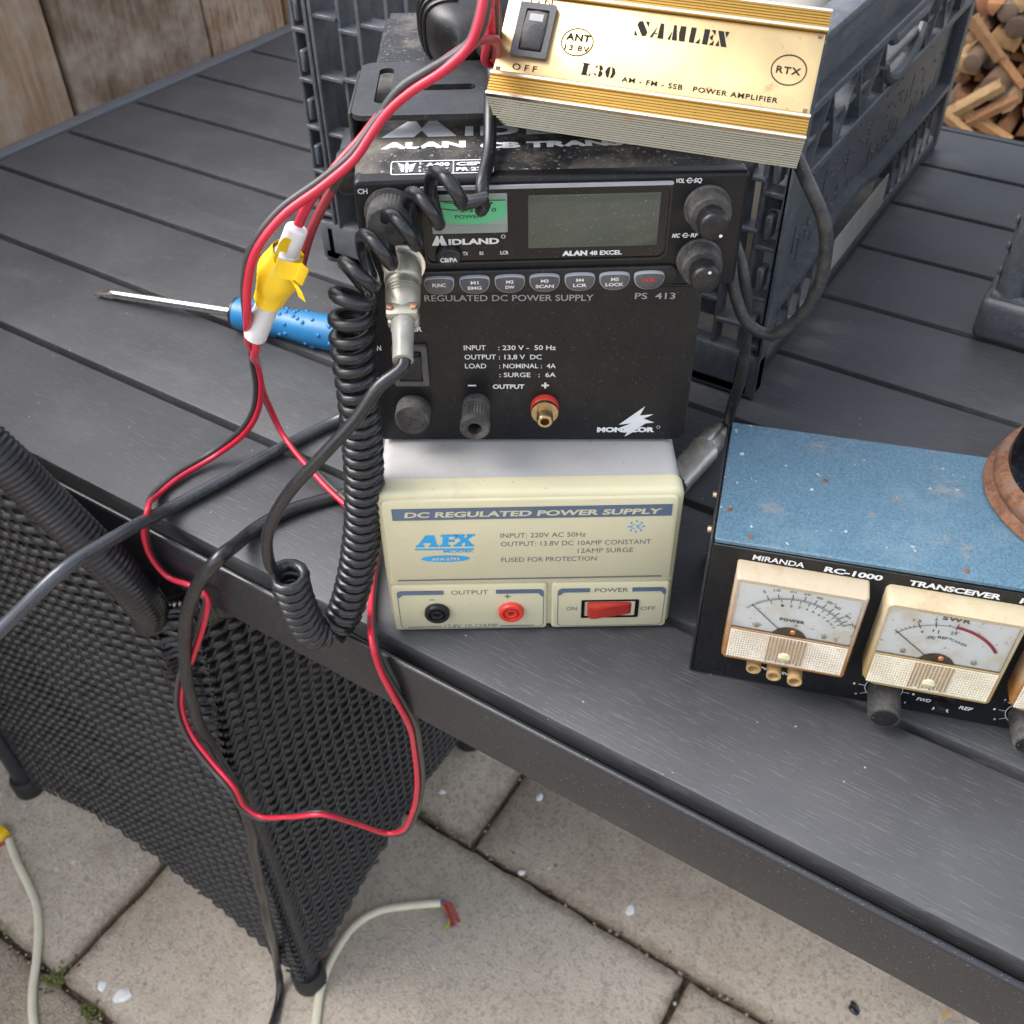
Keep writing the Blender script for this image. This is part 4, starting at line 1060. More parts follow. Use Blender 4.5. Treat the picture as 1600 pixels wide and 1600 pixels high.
# meter
bm = nb(); prism(bm, rr_pts(-.0507, .0291, -.0186, .0470, .0006, 2), -.0010, 0, .0003)
for k in range(34): box(bm, mm(-50 + k * .92, -1.25, 29.8), mm(-49.6 + k * .92, -.9, 33), 0)
for z in (44.2, 45.0, 45.8): box(bm, mm(-50, -1.2, z), mm(-19.2, -.9, z + .35), 0)
mt = obj('signal_meter', bm, M['meter_grey'], rd)
bm = nb(); flat(bm, [mm(-50.2, 44.0), mm(-50.2, 39.0)] + [mm(-34.6 + 15.6 * math.cos(R(a)), 38.2 - 4.6 * math.sin(R(a))) for a in range(175, 4, -8)] + [mm(-19.0, 38.8), mm(-19.0, 44.0)], -.00135)
obj('green_card', bm, M['meter_green'], mt, smooth=False)
bm = nb(); Ym = -.0015
text(bm, '2-3-5-10', *mm(-38.6, 39.2, -23.2, 1.7), Ym, .0, .15); text(bm, 'S-7-9+', *mm(-37, 42.2, -24, 1.6), Ym, .0, .1); text(bm, 'POWER', *mm(-40.6, 36.4, -29.6, 1.6), Ym, 0)
stroke(bm, [mm(-46, 41), mm(-42, 40.3), mm(-39, 40.1)], .00035, Ym); stroke(bm, [mm(-45, 43.7), mm(-38, 43)], .0003, Ym); stroke(bm, [mm(-49.8, 44.2), mm(-19.2, 44.2)], .0003, Ym)
obj('scale', bm, M['blackink'], mt, smooth=False)
bm = nb()
def peaks(x0, x1, z0, z1, y=Y, xf=None):          # the twin peaked capital of the maker's word
    w = x1 - x0; h = z1 - z0
    pl_ = [(0, 0), (.30, 1), (.40, 1), (.52, .50), (.62, 1), (.72, 1), (1.0, 0), (.74, 0), (.655, .42), (.55, .0), (.48, .0), (.36, .42), (.27, 0)]
    pl_ = [(0, 0), (.32, 1.0), (.44, 1.0), (.525, .55), (.61, 1.0), (.72, 1.0), (1.0, 0.0), (.62, 0), (.525, .40), (.43, 0)]
    vs = [bm.verts.new((xf or I4) @ Vector((x0 + a * w, y, z0 + b * h))) for a, b in pl_]
    f = bm.faces.new(vs); f.normal_update()
    if xf is None and f.normal.y > 0: f.normal_flip()
peaks(-.0513, -.0447, .0238, .0284)
text(bm, 'IDLAND', *mm(-44.1, 23.9, -22.4, 3.0), Y, .045); stroke(bm, [mm(*p) for p in arc(-20.6, 27.3, .8, 0, 360, 12)][:-1], .00025, Y, closed=True)
obj('wordmark', bm, M['whiteink'], rd, smooth=False); bm = nb()
Yf = -.0003
text(bm, 'CH', *mm(-80.3, 47.9, -76.2, 2.4), Yf, .02)
text(bm, 'TX', *mm(-38.2, 18.8, -36, 1.8), Y, .02); text(bm, 'RX', *mm(-31, 18.8, -29.2, 1.8), Y, .02); text(bm, 'LCR', *mm(-22, 18.8, -18.5, 1.8), Y, .02)
obj('indicator_labels', bm, M['whiteink'], rd, smooth=False); bm = nb()
text(bm, 'ALAN', *mm(4.7, 17.3, 15.6, 2.6), Y, .06); text(bm, '48 EXCEL', *mm(16.6, 17.4, 30.6, 2.2), Y, .03)
obj('model_name', bm, M['whiteink'], rd, smooth=False); bm = nb()
for (x0, x1, z, s_) in ((51, 55, 49.2, 'VOL'), (58.6, 62.2, 49.2, 'SQ'), (51.8, 55.4, 24.3, 'MIC'), (59.8, 63.2, 24.3, 'RF')): text(bm, s_, *mm(x0, z, x1, 2.1), Yf, .03, .15)
for (x, z) in ((56.9, 50.2), (57.6, 25.3)):
    stroke(bm, [mm(*p) for p in arc(x, z, 1.0, 30, 330, 12)], .0004, Yf); stroke(bm, [mm(x - 1.6, z), mm(x + 1.8, z)], .0003, Yf)
obj('knob_labels', bm, M['whiteink'], rd, smooth=False)
# CB/PA button
bm = nb(); prism(bm, [mm(*p) for p in ellipse(-44.4, 19.4, 5.7, 4.4, 28)], -.0042, 0, .0012, seg=3); cb = obj('push_button', bm, M['blk_plastic'], rd)
bm = nb(); text(bm, 'CB/PA', *mm(-48.0, 17.6, -40.6, 2.2), -.0044, .03); obj('lettering', bm, M['whiteink'], cb, smooth=False)
for x, s1, s2 in ((-49.3, 'FUNC', ''), (-33.7, 'M1', 'EMG'), (-18.2, 'M2', 'DW'), (-2.9, 'M3', 'SCAN'), (12.6, 'M4', 'LCR'), (27.9, 'M5', 'LOCK'), (43.2, 'N.K.', '')):
    def dshape(k):
        e = 0 if k == 1 else .45
        return [mm(x + (6.7 - e) * math.copysign(abs(math.cos(R(a))) ** .85, math.cos(R(a))), 6.9 + ((2.6 - e * 1.3) * math.sin(R(a)) ** .5 if a < 180 else -(6.0 - e) * abs(math.sin(R(a))) ** .9)) for a in range(0, 360, 10)]
    bm = nb(); prism(bm, dshape(1), -.0034, 0, .0006); b = obj('memory_button', bm, M['btn_rim'], rd)
    bm = nb(); prism(bm, dshape(.93), -.0039, -.001, .0005); obj('cap', bm, M['btn'], b)
    bm = nb(); m_ = 'redink' if s1 == 'N.K.' else 'whiteink'
    if s2:
        text(bm, s1, *mm(x - 1.7, 6.2, x + 1.7, 1.7), -.0041, .03); w = 1.0 * len(s2); text(bm, s2, *mm(x - w, 3.6, x + w, 1.7), -.0041, .03)
    else: text(bm, s1, *mm(x - 2.9, 5.3, x + 2.9, 1.9), -.0041, .03)
    obj('lettering', bm, M[m_], b, smooth=False)
def dual_knob(x, z, a, L=.0192):
    bm = nb(); lathe(bm, [(.0099, 0), (.0099, .0009), (.0095, .0012), (.0092, .0014), (.0090, .0085), (.0082, .0096), (.0066, .0098), (0, .0098)], mm(x, -.2, z), (0, -1, 0), 72, knurl=(.0013, .0086, .00035))
    k = obj('knob', bm, M['knob'], rd)
    bm = nb(); lathe(bm, [(.0058, .0096), (.0060, .013), (.0063, .0135), (.0064, L - .0016), (.0058, L - .0004), (.0052, L), (0, L)], mm(x, -.2, z), (0, -1, 0), 40); inn = obj('inner_knob', bm, M['blk_plastic'], k)
    bm = nb(); flat(bm, [mm(*p) for p in ellipse(x + 4.4 * math.cos(R(a)), z + 4.4 * math.sin(R(a)), .75, .75, 12)], -.00035 - L); obj('pointer_dot', bm, M['whiteink'], inn, smooth=False)
    return k
dual_knob(65.4, 38.3, -50); dual_knob(64.6, 13.8, 75)
bm = nb(); lathe(bm, [(.0110, 0), (.0110, .001), (.0100, .0014), (.0096, .0016), (.0094, .012), (.0085, .0135), (0, .0135)], mm(-67.6, -.2, 39.3), (0, -1, 0), 72, knurl=(.0015, .0121, .00035)); obj('knob', bm, M['knob'], rd)['label'] = 'dusty channel knob partly behind the coiled cord'
bm = nb(); lathe(bm, [(.0095, 0), (.0095, .002), (.0082, .0022), (.0082, .006)], mm(-64.2, -.2, 15.6), (0, -1, 0), 32); obj('microphone_socket', bm, M['nickel'], rd)
# top print
TX = Matrix.Translation((0, 0, HH + .0033)) @ Matrix.Rotation(R(-90), 4, 'X') @ Matrix.Scale(-1, 4, (0, 0, 1)) @ Matrix.Identity(4)
TX = Matrix(((1, 0, 0, 0), (0, 0, 1, 0), (0, -1, 0, HH + .0032), (0, 0, 0, 1)))      # x,z print plane -> x,y of the cover
bm = nb()
peaks(-.0722, -.0395, .0345, .0515, 0, TX)
x = -36.0
for c_, w in (('I', 3.6), ('D', 17), ('L', 14), ('A', 18), ('N', 17), ('D', 17)):
    text(bm, c_, *mm(x, 34.5, x + w, 10.8), 0, .05, xf=TX); x += w + 3
text(bm, 'ALAN', *mm(-71.8, 22.8, -35.6, 7.0), 0, .06, xf=TX); text(bm, 'CB TRANSCEIVER', *mm(-29.5, 21.0, 74, 6.4), 0, .06, xf=TX)
# approval frame on the sloping front edge
SLP = math.atan2(.0027, .013)
BX = Matrix.Translation((0, .0026, HH - .0003)) @ Matrix.Rotation(SLP, 4, 'X') @ Matrix(((1, 0, 0, 0), (0, 0, 1, 0), (0, -1, 0, 0), (0, 0, 0, 1)))
def sx(pts, w, closed=True):
    t = nb(); stroke(t, [mm(*p) for p in pts], w, 0, closed=closed); merge(bm, t, 0, BX)
fr = [(a * 1000, b * 1000) for a, b in rr_pts(-.0665, .0022, -.0240, .0108, .001, 3)]
sx(fr, .00045); sx([(-40.6, 2.2), (-40.6, 10.8)], .00045, False)
t = nb(); flat(t, [mm(*p) for p in ((-60.5, 9.9), (-59.5, 9.9), (-59.2, 6.5), (-59.5, 3.4), (-60.5, 3.4), (-60.8, 6.5))], 0)
for q in (-1, 1):
    for k in range(4): flat(t, [mm(-60 + q * 1.1, 8.4 - k * 1.25), mm(-60 + q * (3.9 - .4 * k), 9.6 - k * 1.5), mm(-60 + q * (3.5 - .4 * k), 8.7 - k * 1.5), mm(-60 + q * 1.1, 7.6 - k * 1.25)], 0)
merge(bm, t, 0, BX)
for (s_, a, z, b, h) in (('A400', -52, 7.2, -42.2, 2.4), ('XXK', -52, 3.6, -42.2, 2.4), ('CEPT', -39.4, 7.2, -25.4, 2.4), ('PR 27D', -39.4, 3.6, -25.4, 2.4), ('T', -55, 8.3, -54, 1.5), ('P', -55, 5.9, -54, 1.5), ('S', -55, 3.6, -54, 1.5)): text(bm, s_, *mm(a, z, b, h), 0, .04, xf=BX)
obj('cover_lettering', bm, M['silverink'], rd, smooth=False)
# mounting bracket hovering over the cover
br = nb()
PZ = .0672
def slot(x0, y0, x1, y1): return rr_pts(x0, y0, x1, y1, min(x1 - x0, y1 - y0) / 2 - 1e-5, 5)
holes = [slot(-.0755, .046, -.0688, .0880), slot(-.056, .0595, -.031, .0665), slot(.031, .0595, .056, .0665), slot(.0688, .046, .0755, .0880)]
outer = rr_pts(-.0842, .0325, .0842, .0955, .006, 5)
t = nb(); ed = []
for lp in [outer] + holes:
    vs = [t.verts.new((x, y, 0)) for x, y in lp]; ed += [t.edges.new((vs[i], vs[(i + 1) % len(vs)])) for i in range(len(vs))]
bmesh.ops.triangle_fill(t, edges=ed, use_beauty=True, use_dissolve=False)
r_ = bmesh.ops.extrude_face_region(t, geom=t.faces[:])
bmesh.ops.translate(t, verts=[v for v in r_['geom'] if isinstance(v, bmesh.types.BMVert)], vec=(0, 0, -.0022))
bmesh.ops.recalc_face_normals(t, faces=t.faces[:])
bmesh.ops.translate(t, verts=t.verts[:], vec=(0, 0, PZ)); merge(br, t)
for s_ in (-1, 1):
    x0, x1 = (s_ * .0842, s_ * .0862)
    box(br, (min(x0, x1), .0385, .018), (max(x0, x1), .090, PZ - .001), .001)
bk = obj('mounting_bracket', br, M['blk_metal'], rd)
for s_ in (-1, 1):
    bm = nb(); lathe(bm, [(.0100, 0), (.0104, .002), (.0104, .009), (.009, .0105), (0, .0105)], (s_ * .0862, .060, .030), (s_, 0, 0), 36, knurl=(.0015, .0095, .0005)); obj('bracket_knob', bm, M['blk_plastic'], bk)
bm = nb(); box(bm, (-.0965, .050, .034), (-.0845, .094, .0375), .001); obj('side_clip', bm, M['frame'], rd)
bm = nb()
for k in range(10): box(bm, (-.0832, .022 + k * .0085, .006), (-.0818, .0265 + k * .0085, .040), .0004, 1)
obj('side_vents', bm, M['blk_plastic'], rd)

# hand microphone lying behind the bracket, with its coiled cord back to the front socket
def mp(x, y, z): return MIDM @ Vector((x, y, z))
mi = empty('hand_microphone', MIDM @ Matrix.Translation((-.030, .145, HH + .003)), 'black ribbed hand microphone on the radio with a coiled cord plugged in at its front', 'microphone')
mil = mi.matrix_world.inverted()
bm = nb(); rings = []
for k in range(41):
    u = k / 40; y = -.047 + .10 * u
    w = .030 * (max(0.02, 1 - abs(2 * u - 1.08) ** 3.2)) ** .45 * (.86 + .22 * u); hgt = .0185 * (max(.02, 1 - abs(2 * u - 1) ** 3.5)) ** .5
    ring = []
    for j in range(36):
        a = 2 * math.pi * j / 36; ca, sa = math.cos(a), math.sin(a)
        ex = .62
        ring.append(Vector((w * math.copysign(abs(ca) ** ex, ca), y, .0187 + hgt * math.copysign(abs(sa) ** ex, sa))))
    rings.append(ring)
loft(bm, rings); 
MR = Matrix.Rotation(-.12, 4, 'Z') @ Matrix.Rotation(R(5), 4, 'X')
bmesh.ops.transform(bm, matrix=MR, verts=bm.verts)
obj('microphone_body', bm, M['blk_plastic'], mi)
bm = nb()
for k in range(15):                                                  # ribs over the left shoulder
    y = -.030 + k * .0046; u = (y + .047) / .10
    w = .030 * (max(0.02, 1 - abs(2 * u - 1.08) ** 3.2)) ** .45 * (.86 + .22 * u) * 1.012; hgt = .0185 * (max(.02, 1 - abs(2 * u - 1) ** 3.5)) ** .5 * 1.02
    P = []
    for a in range(95, 216, 8):
        ca, sa = math.cos(R(a)), math.sin(R(a)); P.append(Vector((w * math.copysign(abs(ca) ** .62, ca), y, .0187 + hgt * math.copysign(abs(sa) ** .62, sa))))
    tube(bm, P, .0010, 6)
bmesh.ops.transform(bm, matrix=MR, verts=bm.verts); obj('grip_ribs', bm, M['blk_plastic'], mi)
bm = nb(); lathe(bm, [(.0062, 0), (.0060, .008), (.0048, .016), (.0046, .024)], (.003, -.038, .016), (.12, -1, .05), 20); obj('cord_boot', bm, M['cable'], mi)
cordA = smooth_path([mp(-.028, .098, HH + .0215), mp(-.0245, .085, PZ + .009), mp(-.0235, .06, PZ + .0045), mp(-.0245, .035, PZ + .0045), mp(-.0255, .012, HH + .006), mp(-.0285, -.008, HH + .001), mp(-.034, -.016, .0465), mp(-.0405, -.017, .0440)], .003)
CORDA = [mp(-.028, .098, HH + .0215), mp(-.0245, .085, PZ + .009), mp(-.0235, .06, PZ + .0045), mp(-.0245, .035, PZ + .0045), mp(-.0255, .012, HH + .006), mp(-.0285, -.008, HH + .001)]
# centre line of the coil, hanging in front of the left edge of the stack
ctr_px = [(736, 276, -.012), (712, 288, -.012), (690, 303, -.012), (662, 328, -.013), (626, 362, -.016), (594, 386, -.020), (568, 416, -.022), (554, 452, -.022), (551, 500, -.022), (553, 560, -.022), (560, 620, -.023), (566, 690, -.024), (569, 760, -.025), (567, 820, -.026), (559, 880, -.028), (549, 925, -.031), (535, 962, -.035), (510, 988, -.040), (487, 985, -.045), (470, 958, -.048), (458, 925, -.049), (452, 895, -.049), (450, 868, -.049)]
ctr = smooth_path([atm(*p) for p in ctr_px], .0015)
RX, RY = MIDM.to_3x3().col[0].copy(), MIDM.to_3x3().col[1].copy()
SKEW = (-RX - .42 * RY - .22 * Vector((0, 0, 1))).normalized()
total = sum((ctr[i + 1] - ctr[i]).length for i in range(len(ctr) - 1))
coil = []; ph = 0.0; done = 0.0
for i in range(len(ctr) - 1):
    seg = (ctr[i + 1] - ctr[i]).length; d0 = done / total
    pitch = .0128 if d0 < .17 else (.0128 - (d0 - .17) / .10 * .0048 if d0 < .27 else max(.0059, .0080 - (d0 - .27) / .14 * .0023))
    rad = .0086 if d0 < .16 else max(.0073, .0088 - (d0 - .16) / .16 * .0015)
    if d0 > .72: rad = .0073
    rad *= min(1, .8 + done / .010)
    m = 6
    for k in range(m):
        u = k / m; p = ctr[i].lerp(ctr[i + 1], u); a = ph + 2 * math.pi * seg * u / pitch
        te = (ctr[i + 1] - ctr[max(0, i - 1)]).normalized(); b_ = min(1, max(0, (d0 - .12) / .14)); b_ = b_ * b_ * (3 - 2 * b_); te = (SKEW * (1 - b_) + te * b_).normalized()
        w = (RY - te * RY.dot(te)).normalized(); u_ = w.cross(te); coil.append(p + (u_ * math.cos(a) + w * math.sin(a)) * rad)
    ph += 2 * math.pi * seg / pitch; done += seg
coil = coil[::2]
_last = range(len(coil) - 26, len(coil)); _k = min(_last, key=lambda i: coil[i].dot(CR.col[0])); coil = coil[:_k + 1]
_k = min(range(3, 29), key=lambda i: coil[i].dot(CR.col[1])); coil = coil[_k:]
cordA = smooth_path(CORDA + [mp(-.0292, -.0150, .0470), coil[0] + RX * .0085 + Vector((0, 0, .0022)), coil[0], coil[2]], .003)
plug0 = mp(-.0642, -.006, .0156); pdir = (MIDM.to_3x3() @ Vector((.02, -1, -.42))).normalized()
plug1 = plug0 + pdir * .0345
cordB = smooth_path([coil[-3], coil[-1], atm(417, 848, -.054), atm(428, 808, -.058), atm(455, 765, -.061), atm(504, 712, -.062), atm(556, 655, -.060), atm(594, 602, -.056), plug1 + pdir * .0145, plug1 + pdir * .004], .003)
WR = .0029
bm = nb(); tube(bm, [mil @ p for p in cordA], WR, 10); obj('cord', bm, M['cable'], mi)
bm = nb(); tube(bm, [mil @ p for p in coil], WR, 9); obj('coiled_cord', bm, M['cable'], mi, angle=80)
bm = nb(); tube(bm, [mil @ p for p in cordB], .0029, 10); obj('cord', bm, M['cable'], mi)
bm = nb(); lp = mil @ plug0; ld = mil.to_3x3() @ pdir
lathe(bm, [(.0078, -.003), (.0081, .000), (.0081, .0060), (.0076, .0068), (.0070, .0072), (.0070, .0090), (.0075, .0096), (.0075, .0112), (.0071, .0114), (.0071, .0118), (.0075, .0120), (.0075, .0128), (.0071, .0130), (.0071, .0134), (.0075, .0136), (.0075, .0144), (.0071, .0146), (.0071, .0150), (.0075, .0152), (.0074, .0180), (.0064, .0205), (.0058, .0225), (.0052, .0232)], lp, ld, 32)
pg = obj('plug', bm, M['plug'], mi)
bm = nb(); bq = axis_m(lp, ld)
box(bm, (-.0068, -.0058, .0205), (.0068, -.0006, .0270), .0015, 2, xf=bq); box(bm, (-.0068, .0006, .0205), (.0068, .0058, .0270), .0015, 2, xf=bq); obj('clamp', bm, M['plug'], pg)
bm = nb()
for s_ in (-1, 1): lathe(bm, [(.0016, 0), (.0014, .0012), (0, .0014)], bq @ Vector((s_ * .0050, -.0058, .0236)), bq.to_3x3() @ Vector((0, -1, 0)), 12); lathe(bm, [(.0016, 0), (.0014, .0012), (0, .0014)], bq @ Vector((s_ * .0050, .0058, .0236)), bq.to_3x3() @ Vector((0, 1, 0)), 12)
obj('clamp_screw', bm, M['copper'], pg)
bm = nb(); lathe(bm, [(.0048, .0225), (.0050, .0285), (.0043, .0390), (.0044, .0460), (.0036, .0465)], lp, ld, 24); obj('strain_relief', bm, M['boot'], pg)

# ------------------------------------------------------------------ gold amplifier
SAMM = Matrix.Translation((-.171, .103, .2790)) @ Matrix.Rotation(.3048, 4, 'Z') @ Matrix.Rotation(.0549, 4, 'Y') @ Matrix.Rotation(-.8243, 4, 'X')
am = empty('amplifier', SAMM, 'gold amplifier tilted back on the radio with a black rocker switch', 'amplifier')
bm = nb(); prism(bm, rr_pts(*mm(-62.6, -.2, 62.6, 32.2), .0003, 2), .0004, .026, 0)
prism(bm, rr_pts(*mm(-62.4, 0, 62.4, 32), .0004, 2), .0001, .002, .0003); obj('front_panel', bm, M['gold'], am)
bm = nb(); rib = [(-.0008, -.0004)]; z = -.0008
pts = [(-.0012, -.0004), (-.0012, -.0022)]
n = 6
for k in range(n):
    z = -.0024 - .0070 * k / n; pts += [(-.0008, z), (-.0004, z - .0002), (-.0004, z - .0008), (-.0008, z - .0010)]
pts += [(-.0012, -.0096), (-.0012, -.0101), (.0, -.0101)]
pts2 = pts + [(.0264, -.0096), (.0264, -.0004)]
loft(bm, [[Vector((x, y, z)) for y, z in pts2] for x in (-.0630, .0630)]); obj('lower_extrusion', bm, M['gold_rib'], am, angle=10)
bm = nb(); sp = [(-.0012, -.0098)]
for k in range(12):
    y = .0006 + k * .00212; sp += [(y, -.0108), (y + .0006, -.0099), (y + .0013, -.0099), (y + .0017, -.0108)]
sp += [(.0264, -.0105), (.0264, -.0098)]
loft(bm, [[Vector((x, y, z)) for y, z in sp] for x in (-.0631, .0631)]); obj('ribbed_side', bm, M['silver_rib'], am, angle=10)
bm = nb(); pts = [(-.0012, .0324), (-.0012, .0342)]
for k in range(5):
    z = .0344 + .0058 * k / 5; pts += [(-.0008, z), (-.0004, z + .0002), (-.0004, z + .0008), (-.0008, z + .0010)]
pts += [(-.0010, .0404), (.001, .0416), (.006, .0424), (.0264, .0424), (.0264, .0324)]
loft(bm, [[Vector((x, y, z)) for y, z in pts] for x in (-.0630, .0630)]); obj('upper_extrusion', bm, M['gold_rib'], am, angle=10)
bm = nb()
for z in (-.0014, -.0100, .0332, .0408):
    box(bm, (-.0632, -.00145, z - .0005), (.0632, -.0011, z + .0005))
obj('bright_edge', bm, M['edge_bright'], am)
bm = nb()
for (x, z) in ((-60.8, .9), (60.8, .9), (60.8, 31)): box(bm, mm(x - .8, -.3, z - .7), mm(x + .8, .0, z + .7))
obj('corner_notch', bm, M['movement'], am)
bm = nb(); frame_pr(bm, rr_pts(*mm(-56.8, 6.2, -42, 28.6), .0006, 3), rr_pts(*mm(-53.9, 8.6, -44.4, 26.0), .0006, 3), -.0022, .0003); flat(bm, rr_pts(*mm(-53.9, 8.6, -44.4, 26.0), .0006, 3), -.0004)
sw = obj('power_switch', bm, M['btn'], am)
bm = nb(); rk = [mm(-53.0, 9.2), mm(-45.2, 9.2), mm(-44.5, 13), mm(-44.4, 18), mm(-44.7, 24.8), mm(-49, 25.3), mm(-53.3, 24.8), mm(-53.8, 18), mm(-53.7, 13)]
prism(bm, rk, -.0030, 0, .0008); rk_ = obj('rocker', bm, M['knob'], sw)
bm = nb(); flat(bm, [mm(-51.8, 20.6), mm(-46.2, 20.6), mm(-46.2, 23.6), mm(-51.8, 23.6)], -.0031); obj('indicator', bm, M['dimink'], rk_, smooth=False)
Y = -.0001; bm = nb()
text(bm, 'O N', *mm(-53.6, 29.2, -44.6, 2.5), Y); text(bm, 'O F F', *mm(-55, 1.3, -45, 2.7), Y)
stroke(bm, [mm(*p) for p in ellipse(-31.4, 15.9, 6.3, 5.6, 40)], .00042, Y, closed=True); stroke(bm, [mm(*p) for p in ellipse(51.7, 16.0, 6.6, 6.0, 40)], .00042, Y, closed=True)
text(bm, 'ANT', *mm(-36.2, 16.3, -26.4, 3.2), Y, .04, spacing=1.1); text(bm, '13.8V', *mm(-36, 12.3, -26, 2.4), Y, .02, spacing=1.2)
text(bm, 'RTX', *mm(47, 14.4, 56.3, 3.0), Y, .02, spacing=1.15); text(bm, 'AM - FM - SSB   POWER AMPLIFIER', *mm(-10.8, 2.4, 50, 2.2), Y, .02, spacing=1.15)
def sten(x, z, w, h, polys):
    for pl_ in polys: flat(bm, [(.001 * (x + w * a), .001 * (z + h * b)) for a, b in pl_], Y)
h, z0 = 6.1, 21.8
sten(-9.8, z0, 5, h, [[(.62, 0), (.92, .06), (1, .3), (.48, 1), (.2, .95), (.08, .72)], [(0, 0), (.3, 0), (0, .36)], [(.68, 1), (1, 1), (1, .64)]])
sten(-3.6, z0, 5.4, h, [[(0, 0), (.2, 0), (.45, .8)], [(.55, 0), (1, 0), (.85, 1), (.6, 1)], [(.3, .25), (.5, .25), (.5, .32), (.33, .32)]])
sten(3.4, z0, 6.8, h, [[(0, 0), (.16, 0), (.2, .6)], [(.26, 0), (.56, 0), (.38, 1), (.22, 1)], [(.66, 0), (1, 0), (.94, 1), (.62, 1), (.6, .5)]])
sten(11.8, z0, 4.2, h, [[(0, 0), (.48, 0), (.48, 1), (0, 1)], [(.6, 0), (1, 0), (1, .35)]])
sten(17.0, z0, 4.4, h, [[(0, 0), (.48, 0), (.48, 1), (0, 1)], [(.6, 0), (1, 0), (1, .32)], [(.6, 1), (1, 1), (1, .68)], [(.58, .45), (.85, .3), (.85, .7), (.58, .55)]])
sten(22.2, z0, 4.4, h, [[(.5, 0), (1, 0), (.5, 1), (0, 1)], [(.62, 1), (1, 1), (.82, .6)], [(0, 0), (.36, 0), (.2, .4)]])
h, z0 = 4.9, 3.0
sten(-27.3, z0, 3.8, h, [[(.1, 0), (.6, 0), (.6, 1), (.1, 1)], [(0, .92), (.75, .92), (.75, 1), (0, 1)], [(0, 0), (.7, 0), (.7, .08), (0, .08)], [(.72, 0), (1, 0), (1, .4), (.9, .12)]])
sten(-22.6, z0, 3.8, h, [[(.5, .02), (.8, .02), (1, .2), (1, .42), (.75, .54), (.6, .5), (.6, .1)], [(.5, .98), (.75, .98), (.95, .8), (.92, .62), (.72, .54), (.6, .6)], [(.05, .75), (.35, .75), (.35, .98)], [(.0, .25), (.35, .25), (.35, .02)]])
sten(-17.9, z0, 4.2, h, [[(.42, 0), (.42, 1), (.15, .85), (0, .5), (.15, .15)], [(.55, 0), (.85, .15), (1, .5), (.85, .85), (.55, 1), (.66, .5)]])
obj('lettering', bm, M['blackink'], am, smooth=False)
bm = nb(); lathe(bm, [(.0075, 0), (.0075, .004), (.0055, .0045), (.0055, .0120)], mm(56, 26.4, 6), (0, 1, 0), 24); obj('coax_socket', bm, M['nickel'], am)

# ------------------------------------------------------------------ blue transceiver monitor on the right
MIM = Matrix.Translation((-.1035, .0669, .0003)) @ Matrix.Rotation(.3175, 4, 'Z')
mo = empty('transceiver_monitor', MIM, 'blue topped metal radio monitor with a row of large analogue meters', 'radio monitor')
W, H, D = .272, .0984, .0875
bm = nb(); box(bm, (0, .0015, .002), (W, D, H - .0012), .0006, 1); obj('case', bm, M['blk_metal'], mo)
bm = nb(); box(bm, (.0006, .0000, H - .0011), (W - .0006, D + .001, H), .0004, 1); box(bm, (.0006, -.0005, H - .0022), (W - .0006, .0004, H - .0002), .0002, 1); box(bm, (.001, D - .0004, .002), (W - .001, D + .0012, H - .0008)); 
for (x, y) in ((.020, .006), (.0075, .024), (.134, .004), (.25, .006)): pass
obj('cover', bm, M['blue'], mo)
for (px, py) in ((1140, 797), (1173, 840), (1510, 893), (1290, 752)):
    q = MIM.inverted() @ at(px, py, H)
    bm = nb(); lathe(bm, [(.0014, 0), (.0011, .0004), (0, .0005)], (q.x, max(.003, q.y), H), (0, 0, 1), 12); obj('cover_screw', bm, M['rust'], mo)
bm = nb(); box(bm, (.0, -.0006, .001), (W, .0014, H - .0032), .0004, 1); obj('front_panel', bm, M['blk_face'], mo)
bm = nb(); box(bm, (-.0016, -.0004, .0005), (.0, D, H - .001), .0005, 1); obj('side_plate', bm, M['frame'], mo)
for (y, z) in ((.03, .075), (.056, .075)):
    bm = nb(); lathe(bm, [(.0022, 0), (.002, .0018), (0, .0022)], (-.0016, y, z), (-1, 0, 0), 12); obj('side_screw', bm, M['brass'], mo)
Y = -.0009; bm = nb()
text(bm, 'MIRANDA', *mm(18.8, 89.4, 42.5, 3.5), Y, .02, .1); text(bm, 'RC-1000', *mm(51, 89.2, 77, 3.6), Y, .04, .12); text(bm, 'TRANSCEIVER', *mm(88, 89.4, 127.5, 3.6), Y, .04, .12); text(bm, 'MONITOR', *mm(135, 89.4, 163, 3.6), Y, .04, .12)
obj('title_lettering', bm, M['whiteink'], mo, smooth=False); bm = nb()
text(bm, 'FWD', *mm(110.6, 10.2, 117.7, 2.8), Y, .03, .18); text(bm, 'REF', *mm(130.8, 9.6, 137.4, 2.8), Y, .03, .18); text(bm, 'PWR', *mm(119.4, 5.2, 127.6, 2.6), Y, .04, .1); text(bm, 'PWR', *mm(33.4, 12.2, 41, 2.2), Y, .03); text(bm, 'SWR', *mm(44.5, 11.2, 52, 2.2), Y, .03)
for kx in (94.2, 160.6):
    stroke(bm, [mm(*p) for p in arc(kx, 14.5, 8.9, 100, 440, 36)], .0003, Y)
    for a in (145, 180, 215, -35, 0, 35):
        ca, sa = math.cos(R(a)), math.sin(R(a)); stroke(bm, [mm(kx + 8.9 * ca, 14.5 + 8.9 * sa), mm(kx + 12.2 * ca, 14.5 + 12.2 * sa)], .0003, Y)
    for a, s_ in ((145, '7'), (180, '1'), (213, '0'), (0, '1'), (-33, '9')):
        ca, sa = math.cos(R(a)), math.sin(R(a)); text(bm, s_, *mm(kx + 14.2 * ca - .5, 14.5 + 14 * sa - .8, kx + 14.2 * ca + .5, 1.5), Y, .0)
obj('lettering', bm, M['whiteink'], mo, smooth=False)
